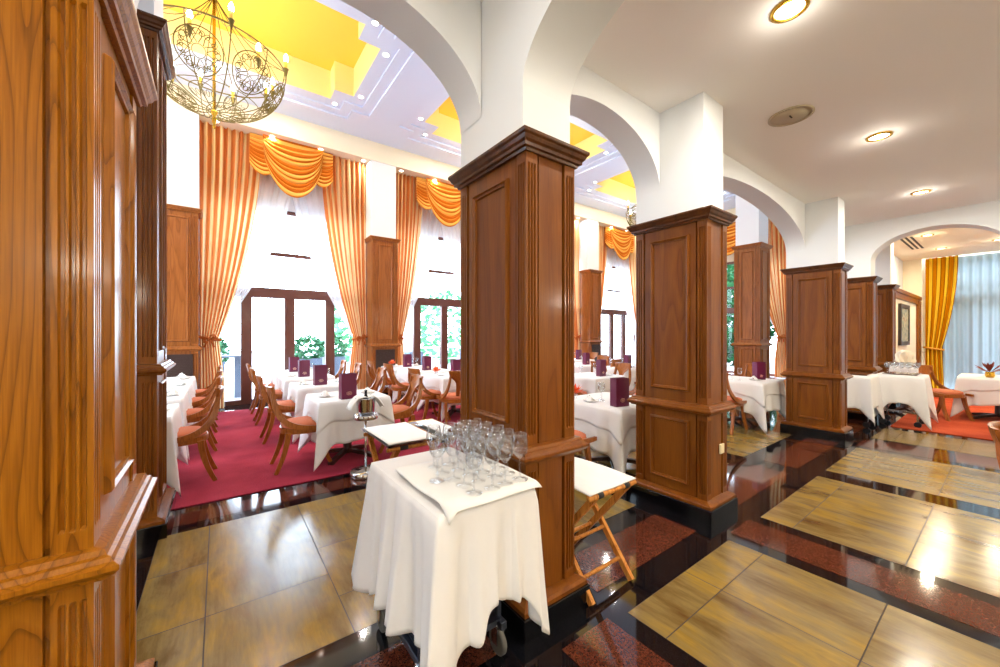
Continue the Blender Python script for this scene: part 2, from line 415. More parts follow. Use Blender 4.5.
def ringmold(x0, x1, y0, y1, prof):
    b = MB(); rs = []
    for o, z in prof: rs.append([(x0-o, y0-o, z), (x1+o, y0-o, z), (x1+o, y1+o, z), (x0-o, y1+o, z)])
    return b.rings(rs)
def panel(face, x0, x1, y0, y1, z0, z1, sw=.085, inset=.058, deep=.007):
    """raised moulding frame with a recessed field, on one face of the shaft"""
    prof = [(0, .0), (.004, .016), (.013, .022), (.021, .012), (.030, .010), (.036, -.010), (.05, -.010), (.054, -.004)]
    b = MB()
    if face in '-x+x':
        u0, u1 = y0+sw+.011+inset, y1-sw-.011-inset
    else: u0, u1 = x0+sw+.011+inset, x1-sw-.011-inset
    def P(u, z, h):
        h = h-deep
        if face == '-x': return (x0-h, u, z)
        if face == '+x': return (x1+h, u, z)
        if face == '-y': return (u, y0-h, z)
        return (u, y1+h, z)
    rs = []
    for i, h in prof: rs.append([P(u0+i, z0+i, h), P(u1-i, z0+i, h), P(u1-i, z1-i, h), P(u0+i, z1-i, h)])
    b.rings(rs, cap0=False, cap1=True)
    return b
def pillar(label, x0, y0, w, dpt, H, rail, faces_w=('-x', '+x'), faces_n=(), mat='wood', grille=False, group=None, s=1., cats='pillar', gz=None, narrow_inset=.03, sw=.078, plinth=True):
    x1, y1 = x0+w, y0+dpt
    t = thing('pillar', label, cats, (x0+w/2, y0+dpt/2, 0), 0, group)
    ox, oy = x0+w/2, y0+dpt/2
    X0, X1, Y0, Y1 = -w/2, w/2, -dpt/2, dpt/2
    zb = .106; rt = rail+.083; ch = .085*s
    if plinth: ringmold(X0, X1, Y0, Y1, [(.06, 0), (.06, zb-.004), (.056, zb), (.0, zb)]).build('plinth', 'plinth', t)
    ringmold(X0, X1, Y0, Y1, [(0, zb), (.05, zb+.001), (.05, zb+.022), (.036, zb+.034), (.014, zb+.042), (.0, zb+.048)]).build('base_moulding', mat, t)
    shaft_mb(X0, X1, Y0, Y1, zb+.03, rail+.01, sw).build('lower_shaft', mat, t)
    shaft_mb(X0, X1, Y0, Y1, rt-.01, H-ch+.01, sw).build('upper_shaft', mat, t)
    ringmold(X0, X1, Y0, Y1, [(0, rail-.002), (.03, rail), (.034, rail+.01), (.045, rail+.014), (.058, rail+.03), (.058, rail+.042), (.045, rail+.05), (.04, rail+.062), (.03, rail+.066), (.024, rail+.08), (0, rt)]).build('rail_moulding', mat, t)
    ringmold(X0, X1, Y0, Y1, [(0, H-ch), (.012, H-ch), (.016, H-ch*.85), (.03, H-ch*.8), (.032, H-ch*.62), (.042, H-ch*.5), (.05, H-ch*.3), (.058, H-ch*.2), (.06, H-.012), (.06, H), (.0, H)]).build('capital', 'woodcap' if mat == 'wood' else mat, t)
    for f in faces_w:
        panel(f, X0, X1, Y0, Y1, rt+.09, H-ch-.09, sw).build('upper_panel', mat, t)
        if not grille: panel(f, X0, X1, Y0, Y1, zb+.13, rail-.07, sw).build('lower_panel', mat, t)
    for f in faces_n:
        panel(f, X0, X1, Y0, Y1, rt+.09, H-ch-.09, sw, narrow_inset).build('upper_panel', mat, t)
        if not grille: panel(f, X0, X1, Y0, Y1, zb+.13, rail-.07, sw, narrow_inset).build('lower_panel', mat, t)
    if grille:
        g = MB()
        g.box(X0+.1, X1-.1, Y0-.004, Y0+.01, .3, rail-.08, 1)
        z = .33
        while z < rail-.1: g.box(X0+.1, X1-.1, Y0-.012, Y0-.004, z, z+.012, 0); z += .03
        g.box(X0+.08, X0+.1, Y0-.02, Y0, .28, rail-.06, 1); g.box(X1-.1, X1-.08, Y0-.02, Y0, .28, rail-.06, 1)
        g.box(X0+.08, X1-.08, Y0-.02, Y0, rail-.08, rail-.06, 1)
        g.build('radiator_grille', ['darkwood', 'grille'], t)
    return t
W, D = .356, .65; PY = 1.47
PX = [-.627, 1.25, 3.16, 7.12, 9.21, 11.0]
pillar('warm-lit wood panelled pillar filling the left foreground', PX[0], PY, W, D, 2.517, .847, mat='wood_warmlit')
pillar('wood panelled pillar right behind the trolley of wine glasses', PX[1], PY, W, D, 2.517, .847)
p2 = pillar('wood panelled pillar with an ivory wall socket near its foot', PX[2], PY, W, D, 2.517, .847)
pillar('wood panelled pillar left of the two far service trolleys', PX[3], PY, W, D, 2.517, .847)
pillar('wood panelled pillar rising behind the left one of the two far trolleys', PX[4], PY, W, D, 2.517, .847)
pillar('wood panelled pillar beside the framed picture', PX[5], PY, .36, D, 2.517, .847)
s = MB().box(.03, .1, -.338, -.325, .5, .58).box(.045, .085, -.342, -.338, .52, .56); s.build('wall_socket', 'switch', p2, bevel=.004)
# taller columns standing in the hall
pillar('tall wood column at the carpet edge behind the left foreground pillar', -1.09, 3.77, .72, .64, 3.82, 1.2, ('-x', '+x'), ('-y',), sw=.1)
pillar('tall wood column beside the table with the lone menu card on the right', 10.96, 3.81, .66, .60, 3.82, 1.2, ('-x',), ('-y',), mat='wood_lit', sw=.09)
# window-wall pilasters
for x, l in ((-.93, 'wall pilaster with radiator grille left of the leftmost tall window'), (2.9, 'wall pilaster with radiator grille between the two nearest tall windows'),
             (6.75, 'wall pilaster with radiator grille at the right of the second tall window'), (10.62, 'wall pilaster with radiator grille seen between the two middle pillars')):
    pillar(l, x, 8.98, .62, .55, 3.82, 1.2, (), ('-y',), mat='wood_lit', grille=True, sw=.1)
# ------------------------------------------------------------------ walls, arches, ceilings
HZ = 6.1; AZ = 3.475; SZ = 2.79
def arch_wall_x(xa, xb, y0, y1, z0, z1, rise, n=48, mi=0):
    """wall spanning X from xa to xb with an elliptical opening whose spring line is z0"""
    b = MB(); a = (xb-xa)/2; c = (xa+xb)/2
    lo = [(c-a*cos(pi*i/n), z0+rise*sin(pi*i/n)) for i in range(n+1)]
    v = []; f = []
    for x, z in lo: v += [(x, y0, z), (x, y1, z), (x, y0, z1), (x, y1, z1)]
    for i in range(n):
        k = 4*i; q = k+4
        f += [(k, q, q+2, k+2), (k+1, k+3, q+3, q+1), (k+2, q+2, q+3, k+3)]
    b.add(v, f, mi)
    v = []; f = []
    for x, z in lo: v += [(x, y0, z), (x, y1, z)]
    for i in range(n): f.append((2*i, 2*i+1, 2*i+3, 2*i+2))
    b.add(v, f, mi, True); return b
def arch_wall_y(ya, yb, x0, x1, z0, z1, rise, n=48, mi=0):
    b = arch_wall_x(ya, yb, x0, x1, z0, z1, rise, n, mi)
    b.v = [(y, x, z) for x, y, z in b.v]; b.f = [f[::-1] for f in b.f]; return b
wy0, wy1 = 1.88, 2.12
wm = MB()
edges = [(PX[i]+W, PX[i+1]) for i in range(5)]
for xa, xb in edges:
    q = arch_wall_x(xa, xb, wy0, wy1, SZ, AZ+.02, .48 if xb-xa < 3 else .5)
    wm.add(q.v, q.f, 0); wm.sm[-len(q.sm):] = q.sm
    wm.box(xa, xb, wy0, wy1, AZ+.02, HZ+.1, 0)
wm.box(PX[0]-2.4, PX[0], wy0, wy1, 2.517, HZ+.1)
wm.box(PX[5]+.36, XE, wy0, wy1, 2.517, HZ+.1)
wm.box(PX[5]+.36, XE, wy0-.0, wy1, 0, 2.517)
for x in PX:
    wm.box(x+.004, x+W-.004, 1.5, wy1, 2.50, HZ+.1)
wm.box(-1.07, -.39, 3.80, 4.38, 3.81, HZ+.1); wm.box(10.98, 11.6, 3.84, 4.38, 3.81, HZ+.1)
struct(wm.build('wall_arcade', 'white'))
# transverse arches
t1 = arch_wall_y(-1.0, 1.5, PX[1]+.004, PX[1]+W-.004, SZ, AZ+.05, .5); struct(t1.build('wall_cross_near', 'white'))
t2 = arch_wall_y(.03, 1.5, PX[4]+.004, PX[4]+W-.004, SZ, AZ+.2, .45); t2.box(PX[4]+.004, PX[4]+W-.004, -1.6, .03, 0, AZ+.2); struct(t2.build('wall_cross_far', 'white'))
# aisle ceiling
c = MB(); c.box(-3, PX[4]+W, -4.6, wy0, AZ, AZ+.12); struct(c.build('ceiling_aisle', 'ceil_aisle'))
c = MB(); c.box(PX[4]+W, XE, -4.6, wy0, 3.58, 3.7); struct(c.build('ceiling_far', 'cream'))
# south wall, west wall
struct(MB().box(-3.1, XE, -4.75, -4.6, 0, HZ).build('wall_south', 'cream'))
q = MB(); q.box(-3.15, -3.0, -4.75, -1.4, 0, HZ+.8); q.box(-3.15, -3, -1.4, .2, 2.6, HZ+.8); q.box(-3.15, -3, -1.4, .2, 0, .3); q.box(-3.15, -3, -.1, 4.8, 0, HZ+.8); q.box(-3.15, -3, 4.8, 8.6, 4.3, HZ+.8); q.box(-3.15, -3, 8.6, 9.85, 0, HZ+.8)
struct(q.build('wall_west', 'cream'))
# hall ceiling with stepped coffers: height-field of cells
def hall_ceiling():
    cxs = [0.0, 5.75, 11.5]; cy = 6.93
    def h(x, y):
        for c in cxs:
            dx, dy = abs(x-c), abs(y-cy)
            if (dx < 2.12 and dy < .77) or (dx < 1.77 and dy < 1.12): return HZ+.62, 1
            if (dx < 2.36 and dy < 1.0) or (dx < 2.0 and dy < 1.36): return HZ+.07, 2
            if (dx < 2.55 and dy < 1.18) or (dx < 2.2 and dy < 1.54): return HZ+.035, 2
        return HZ, 0
    xs = {-3.0, XE}; ys = {wy1, 9.1}
    for c in cxs:
        for d in (2.12, 1.77, 2.36, 2.0, 2.55, 2.2): xs |= {c-d, c+d}
    for d in (.77, 1.12, 1.0, 1.36, 1.18, 1.54): ys |= {cy-d, cy+d}
    xs = sorted(x for x in xs if -3 <= x <= XE); ys = sorted(ys)
    b = MB(); H = {}
    for i in range(len(xs)-1):
        for j in range(len(ys)-1):
            H[i, j] = h((xs[i]+xs[i+1])/2, (ys[j]+ys[j+1])/2)
            z, k = H[i, j]
            b.add([(xs[i], ys[j], z), (xs[i], ys[j+1], z), (xs[i+1], ys[j+1], z), (xs[i+1], ys[j], z)], [(0, 1, 2, 3)], {0: 0, 1: 2, 2: 0}[k])
    for (i, j), (z, k) in H.items():
        for di, dj in ((1, 0), (0, 1)):
            q = H.get((i+di, j+dj))
            if q and abs(q[0]-z) > 1e-4:
                za, zb = min(z, q[0]), max(z, q[0]); mi = 1 if zb > HZ+.3 else 0
                if di: b.add([(xs[i+1], ys[j], za), (xs[i+1], ys[j+1], za), (xs[i+1], ys[j+1], zb), (xs[i+1], ys[j], zb)], [(0, 1, 2, 3)], mi)
                else: b.add([(xs[i], ys[j+1], za), (xs[i+1], ys[j+1], za), (xs[i+1], ys[j+1], zb), (xs[i], ys[j+1], zb)], [(0, 1, 2, 3)], mi)
    # pelmet soffit in front of the windows, and the roof slab over all
    b.box(-3, XE, 9.08, 9.86, 5.655, HZ+.01, 3)
    b.box(XE-.55, XE, wy1, 9.08, 5.655, HZ+.01, 3)
    b.box(-3.1, XE+.2, wy1-.2, 10.1, HZ+.7, HZ+.8, 0)
    struct(b.build('ceiling_hall', ['ceil_hall', 'coffer_side', 'yellow', 'cream']))
hall_ceiling()
# window wall (north): shafts above pilasters, header above openings
nw = MB()
nx = [-.93, 2.9, 6.75, 10.62]
for x in nx: nw.box(x+.05, x+.57, 9.15, 9.6, 0, 3.8); nw.box(x, x+.62, 9.1, 9.95, 3.815, 5.66); nw.box(x, x+.62, 9.535, 9.95, 0, 3.815)
nw.box(-3, XE+.2, 9.75, 9.95, 4.3, 6.9)
nw.box(-3, -.93, 9.1, 9.95, 0, 5.66); nw.box(14.6, XE, 9.4, 9.95, 0, 5.66)
struct(nw.build('wall_north', 'white'))
# east wall with hall window opening (Y 4.6..8.0) and aisle window (Y -1.5..1.15)
ew = MB()
ew.box(XE+.2, XE+.4, 1.2, 4.5, 0, 6.9); ew.box(XE+.2, XE+.4, 8.0, 9.95, 0, 6.9); ew.box(XE+.2, XE+.4, 4.5, 8.0, 4.3, 6.9)
ew.box(XE+.2, XE+.4, -1.75, 1.2, 3.55, 6.9); ew.box(XE+.2, XE+.4, -4.75, -1.75, 0, 6.9)
ew.box(XE, XE+.2, 1.52, 4.45, 0, 5.66)
struct(ew.build('wall_east', 'cream'))

# ------------------------------------------------------------------ windows (local: x along wall, y outward, z up)
def window(idx, loc, rot, w, H, mull, transoms, doorz=2.3, label=None, thick=.09):
    e = bpy.data.objects.new('window_%d' % idx, None); COL.objects.link(e); e.location = loc; e.rotation_euler = (0, 0, rot); struct(e)
    f = MB(); t = thick/2
    f.box(0, thick, -.05, .05, 0, H); f.box(w-thick, w, -.05, .05, 0, H); f.box(0, w, -.05, .05, H-.08, H); f.box(0, w, -.05, .05, 0, .1)
    for x in mull: f.box(x-.1, x+.1, -.055, .055, 0, doorz)
    f.box(0, w, -.07, .07, doorz-.11, doorz+.11)
    for z in transoms: f.box(0, w, -.03, .03, z-.04, z+.04)
    
    o = f.build('window_frame', 'frame', e, bevel=.004)
    g = MB(); g.box(.05, w-.05, -.004, .004, .08, H-.05); g.build('window_pane', 'pane', e)
    return e
window(1, (-.31, 9.85, 0), 0, 3.21, 4.3, [.78, 1.60, 2.46], [3.3], 2.42)
window(2, (3.5, 9.85, 0), 0, 3.27, 4.3, [.9, 1.75, 2.55], [3.3], 2.42)
window(3, (7.35, 9.85, 0), 0, 3.27, 4.3, [.9, 1.75, 2.55], [3.3], 2.42)
window(4, (11.22, 9.85, 0), 0, 3.4, 4.3, [.9, 1.75, 2.55], [3.3], 2.42)
window(5, (XE+.3, 8.0, 0), -pi/2, 3.5, 4.3, [.9, 1.75, 2.55], [3.3], 2.42)
window(6, (XE+.3, 1.2, 0), -pi/2, 2.9, 3.55, [.5, 1.3, 2.1], [2.9], 2.5)
window(7, (-3.08, -1.4, .3), pi/2, 1.3, 2.3, [.65], [2.0], 1.6)
window(8, (-3.08, 4.8, 0), pi/2, 3.8, 4.3, [1.0, 1.9, 2.8], [3.3], 2.42)
# ------------------------------------------------------------------ curtains (same local frame: x along wall, y towards the room is -)
def drape_mb(x0, x1, side, ztop=5.66, ztie=1.42, tw=.2, folds=9, amp=.045, y=0., zb=.02, seed=0, bow=.0):
    """side -1: gathered towards x0, +1: towards x1"""
    rnd = random.Random(seed); ph = [rnd.uniform(0, 6.28) for _ in range(4)]
    b = MB()
    def fn(u, v):
        z = ztop+(zb-ztop)*v
        if z > ztie: s = (ztop-z)/(ztop-ztie); k = s**1.9
        else: k = 1-.12*min(1, (ztie-z)/.8)
        wfull = x1-x0; w = wfull*(1-k)+tw*k
        if side < 0: xa = x0; x = xa+w*u
        else: x = x1-w+w*u
        a = amp*(1-.25*k)
        uu = u+.012*sin(5*u*6.28+ph[0]+v*3)
        yy = y+a*sin(uu*folds*2*pi+ph[1])+.012*sin(uu*folds*4.3*pi+ph[2]+v*2)
        return (x, yy, z)
    b.grid(fn, folds*12, 40, uv=True); return b
def curtain(loc, rot, x0, x1, side, label, mat='drape', ztop=5.66, ztie=1.42, tw=.3, folds=9, seed=0, rope='rope', bowed=True):
    t = thing('curtain', label, 'curtain', loc, rot)
    drape_mb(x0, x1, side, ztop, ztie, tw, folds, seed=seed).build('drape', mat, t)
    xc = x0+tw/2 if side < 0 else x1-tw/2
    q = MB(); q.tube([(xc+(tw/2+.02)*cos(a), .075*sin(a), ztie+.03*cos(a)*side) for a in [2*pi*i/20 for i in range(20)]], .028, 6, closed=True)
    if bowed:
        for sgn in (-1, 1):
            for w in (.10, .07):
                q.tube([(xc-.06*side*0+sgn*w*sin(a)*1.0, -.1-.02*cos(a), ztie+sgn*.02+.055*sin(2*a)) for a in [pi*i/10 for i in range(11)]], .014, 5)
        for sgn in (-1, 1): q.tube([(xc, -.1, ztie), (xc+sgn*.05, -.115, ztie-.09), (xc+sgn*.07, -.11, ztie-.17)], [.012, .018, .022], 5)
        q.lathe([(.0, -.03), (.025, -.02), (.03, 0), (.025, .02), (.0, .03)], (xc, -.11, ztie), 8)
    q.build('tieback', 'drape' if bowed else rope, t)
    return t
def sheer(loc, rot, x0, x1, side, label, ztop=5.64, ztie=1.42, tw=.12, folds=10, seed=0, y=.2):
    o = drape_mb(x0, x1, side, ztop, ztie, tw, folds, amp=.03, y=y, seed=seed).build('sheer_curtain', 'sheer', None, loc, rot)
    return tag(o, label, 'curtain')
def swag_mb(xa, xb, ztop, dmin, dmax, y, nf, seed=0, tail=False):
    rnd = random.Random(seed); b = MB()
    def fn(u, v):
        c = 1-(2*u-1)**2
        bot = dmin+(dmax-dmin)*(c**(.9 if tail else .62))
        z = ztop-bot*v
        a = .042*(.35+.65*c)*(0.3+.7*v) if not tail else .03
        ph = v*nf*2*pi
        yy = y-.05-.10*c*v+a*sin(ph+.6*sin(u*5))
        return (xa+(xb-xa)*u, yy, z-a*.6*cos(ph))
    b.grid(fn, 30, nf*7, uv=True)
    for k in list(b.uv): uu, vv = b.uv[k]; b.uv[k] = (vv, uu)
    return b
def valance(loc, rot, xa, xb, label, ztop=5.66, mat='swag'):
    t = thing('valance', label, 'valance', loc, rot)
    w = xb-xa
    tl = swag_mb(xa, xa+w*.3, ztop, .62, .84, -.05, 10, 1, True); tl.build('side_swag', mat, t)
    tr = swag_mb(xb-w*.3, xb, ztop, .62, .84, -.05, 10, 2, True); tr.build('side_swag', mat, t)
    swag_mb(xa+w*.14, xb-w*.14, ztop-.0, .25, 1.2, -.12, 12, 3).build('centre_swag', mat, t)
    return t
CY = 9.42
L = (0, CY, 0)
names = ['leftmost tall window', 'second tall window', 'third tall window', 'last tall window']
bays = [(-.305, .62, 1.98, 2.895), (3.525, 4.28, 5.75, 6.72), (7.4, 8.15, 9.6, 10.55), (11.27, 12.0, 13.6, 14.55)]
for i, (a, b_, c_, d_) in enumerate(bays):
    if i == 2: continue
    nm = names[i]
    curtain(L, 0, a, b_+.1, -1, 'orange striped drape tied back left of the '+nm, seed=i)
    curtain(L, 0, c_-.1, d_, 1, 'orange striped drape tied back right of the '+nm, seed=i+9)
    sheer(L, 0, a+.1, (b_+c_)/2+.1, -1, 'white sheer curtain gathered to the left of the '+nm, seed=i+20)
    sheer(L, 0, (b_+c_)/2-.1, d_-.1, 1, 'white sheer curtain gathered to the right of the '+nm, seed=i+30)
    valance(L, 0, b_-.12, c_+.12, 'orange striped swag valance across the top of the '+nm)
i = 2; a, b_, c_, d_ = bays[2]
curtain(L, 0, c_-.1, d_, 1, 'orange striped drape just left of the wall pilaster seen between the middle pillars', seed=4)
# east hall window
EL = (XE-.12, 8.1, 0); ER = -pi/2
curtain(EL, ER, .1, .9, -1, 'orange striped drape on the left of the green end-wall window', seed=5)
curtain(EL, ER, 2.55, 3.55, 1, 'orange striped drape tied back at the right of the green end-wall window', seed=6)
sheer(EL, ER, 1.9, 3.4, 1, 'white sheer curtain beside the drape of the green end-wall window', seed=41)
valance(EL, ER, .8, 2.7, 'orange swag valance above the green end-wall window')
# far aisle window
AL = (XE-.05, 1.49, 0)
curtain(AL, ER, .04, .62, -1, 'gold striped drape with rope tieback right of the framed picture', 'golddrape', 3.57, 1.12, .30, 5, seed=8, bowed=False)
q = MB(); q.grid(lambda u, v: (.35+2.5*u, .12+.03*sin(u*2*pi*16), 3.55-3.5*v), 160, 4, uv=True)
tag(q.build('sheer_curtain', 'sheer_dense', None, AL, ER), 'white sheer curtain hanging straight across the window beyond the far tables', 'curtain')

# ------------------------------------------------------------------ picture wall beside pillar 5
t = thing('wall_panelling', 'wood framed cream wall panel holding the framed picture', 'panelling', (11.36, 1.86, 0))
f = MB(); f.box(0, 4.1, -.36, 0, 2.43, 2.517); f.box(0, 4.1, -.34, 0, 2.3, 2.43); f.box(0, .12, -.35, 0, .1, 2.4); f.box(3.6, 4.1, -.35, 0, .1, 2.4); f.box(0, 4.1, -.35, 0, .1, .3)
f.build('panel_frame', 'wood', t, bevel=.006)
MB().box(.12, 3.6, -.30, -.02, .3, 2.3).build('cream_panel', 'cream', t)
t = thing('picture', 'tall painting in a dark frame on the cream panel of the far wall', 'picture', (12.3, 1.555, 1.25))
f = MB(); f.box(0, .09, -.05, 0, 0, .95); f.box(1.11, 1.2, -.05, 0, 0, .95); f.box(.09, 1.11, -.05, 0, 0, .09); f.box(.09, 1.11, -.05, 0, .86, .95)
f.build('frame', 'picframe', t, bevel=.006); MB().box(.09, 1.11, -.03, -.005, .09, .86).build('canvas', 'canvas', t)

# ------------------------------------------------------------------ ceiling fittings
def downlight(x, y, z, label, r=.075, size=1., power=30, col=(1, .92, .78)):
    t = thing('ceiling_light', label, 'ceiling light', (x, y, z))
    MB().lathe([(r*1.3, -.001), (r*1.3, -.012), (r*1.05, -.016), (r, -.006), (r, .0)], n=28, cap=False).build('trim_ring', 'brass', t)
    MB().lathe([(0.001, -.004), (r, -.005), (r, -.003), (.001, -.002)], n=24).build('diffuser', 'diffuser', t)
    if power:
        l = bpy.data.lights.new('downlight_lamp', 'AREA'); l.shape = 'DISK'; l.size = r*2; l.energy = power; l.color = col
        lo = bpy.data.objects.new('downlight_lamp', l); COL.objects.link(lo); lo.location = (x, y, z-.02)
        l = bpy.data.lights.new('downlight_glow', 'POINT'); l.energy = power*.05; l.color = col; l.shadow_soft_size = .05
        lo = bpy.data.objects.new('downlight_glow', l); COL.objects.link(lo); lo.location = (x, y, z-.12)
    return t
DLP = 33
downlight(2.78, .81, AZ, 'round recessed ceiling light nearest the camera in the aisle', power=DLP)
downlight(5.28, .80, AZ, 'round recessed ceiling light, second from the camera, beyond the ceiling speaker', power=DLP)
downlight(7.82, .77, AZ, 'round recessed ceiling light just before the far arch', power=DLP)
downlight(.3, .81, AZ, 'round recessed ceiling light above the trolley', power=DLP*.5)
downlight(11.9, 1.08, 3.58, 'recessed light on the far room ceiling nearest the vent', power=DLP*1.1, col=(1, .85, .58))
downlight(14.0, 1.05, 3.58, 'recessed light on the far room ceiling near the gold drape', power=DLP*1.1, col=(1, .85, .58))
downlight(13.7, .2, 3.58, 'recessed light at the right of the far room ceiling', power=DLP*1.1, col=(1, .85, .58))
downlight(11.0, -.9, 3.58, 'recessed light out of view in the far room ceiling', power=DLP*2, col=(1, .85, .58))
downlight(.3, -1.9, AZ, 'round recessed ceiling light behind the camera', power=DLP*.7)
downlight(-1.8, -.6, AZ, 'round recessed ceiling light behind the left foreground pillar face', power=DLP*.7)
downlight(3.6, -1.9, AZ, 'round recessed ceiling light out of view at the right', power=DLP)
t = thing('ceiling_speaker', 'large round beige speaker set in the aisle ceiling', 'speaker', (4.15, 1.2, AZ))
MB().lathe([(.17, -.001), (.17, -.008), (.15, -.012), (.148, -.004)], n=36, cap=False).build('rim', 'speaker', t)
MB().lathe([(.001, -.008), (.15, -.007), (.15, -.001), (.001, -.001)], n=36).build('grille', 'speaker', t)
MB().box(-.03, .03, -.006, .006, -.011, -.007).build('badge', 'slot', t)
t = thing('ceiling_vent', 'black slotted air vent on the far room ceiling', 'vent', (12.7, 1.36, 3.58))
q = MB(); q.box(-.95, .95, -.10, .16, -.006, -.001, 1)
for k in range(3): q.box(-.9, .9, -.075+.08*k, -.035+.08*k, -.009, -.005, 0)
q.build('slots', ['slot', 'cream'], t)
for sx in (-1.5, 1.6, 4.6, 7.6):  # unseen fill lamps added to brighten the aisle ceiling and pillar fronts
    t = thing('added_fill_lamp', 'added warm fill lamp shaped as a sconce behind the camera', 'fill lamp', (sx, -4.6, 2.1), 0, 'added fill lamps behind the camera')
    MB().lathe([(0, -.1), (.05, -.08), (.06, 0), (0, .02)], (0, .08, 0), 12).build('bracket', 'brass', t)
    MB().lathe([(.05, .0), (.11, .18), (.10, .18), (.045, .01)], (0, .12, 0), 16, cap=False).build('lamp_shade', 'linen2', t)
    l = bpy.data.lights.new('fill_point', 'POINT'); l.energy = 80; l.color = (1, .90, .76); l.shadow_soft_size = .08
    lo = bpy.data.objects.new('fill_point', l); COL.objects.link(lo); lo.location = (sx, -4.4, 2.4)
# spots in the pelmet and round the coffers
sp = None
def spot(x, y, z, label, group, r=.045):
    global sp
    if sp is None:
        t = thing('spotlight', label, 'spotlight', (x, y, z), 0, group)
        MB().lathe([(r*1.4, -.001), (r*1.4, -.006), (r, -.008), (r, -.003)], n=16, cap=False).build('trim_ring', 'white', t)
        MB().lathe([(.001, -.005), (r, -.005), (r, -.002), (.001, -.002)], n=16).build('lamp', 'spot', t)
        sp = t; return t
    return dup(sp, (x, y, z), 0, label, group)
x = 1.0
while x < 14.5:
    l = bpy.data.lights.new('pelmet_lamp', 'AREA'); l.shape = 'DISK'; l.size = .09; l.energy = 14; l.color = (1, .93, .82)
    lo = bpy.data.objects.new('pelmet_lamp', l); COL.objects.link(lo); lo.location = (x-.11, 9.24, 5.63); x += 1.88
x = -.05
while x < 14.5:
    spot(x, 9.24, 5.655, 'small lit spotlight in the pelmet soffit above the curtains', 'spotlights in the pelmet soffit'); x += .94
for cx in (0., 5.75, 11.5):
    for dx, dy in ((2.24, .7), (2.24, -.7), (1.88, 1.24), (-2.24, .7), (-2.24, -.7), (-1.88, 1.24), (0, 1.24), (1.88, -1.24), (0, -1.24)):
        spot(cx+dx, 6.93+dy, HZ+.07, 'small lit spotlight on the stepped edge of a ceiling coffer', 'spotlights around the ceiling coffers')

for cx in (0., 5.75, 11.5):
    for dx, dy in ((2.24, .0), (-2.24, 0), (1.0, 1.24), (-1.0, 1.24), (1.0, -1.24), (-1.0, -1.24)):
        l = bpy.data.lights.new('coffer_lamp', 'AREA'); l.shape = 'DISK'; l.size = .09; l.energy = 15; l.color = (1, .95, .88)
        lo = bpy.data.objects.new('coffer_lamp', l); COL.objects.link(lo); lo.location = (cx+dx, 6.93+dy, HZ+.04)
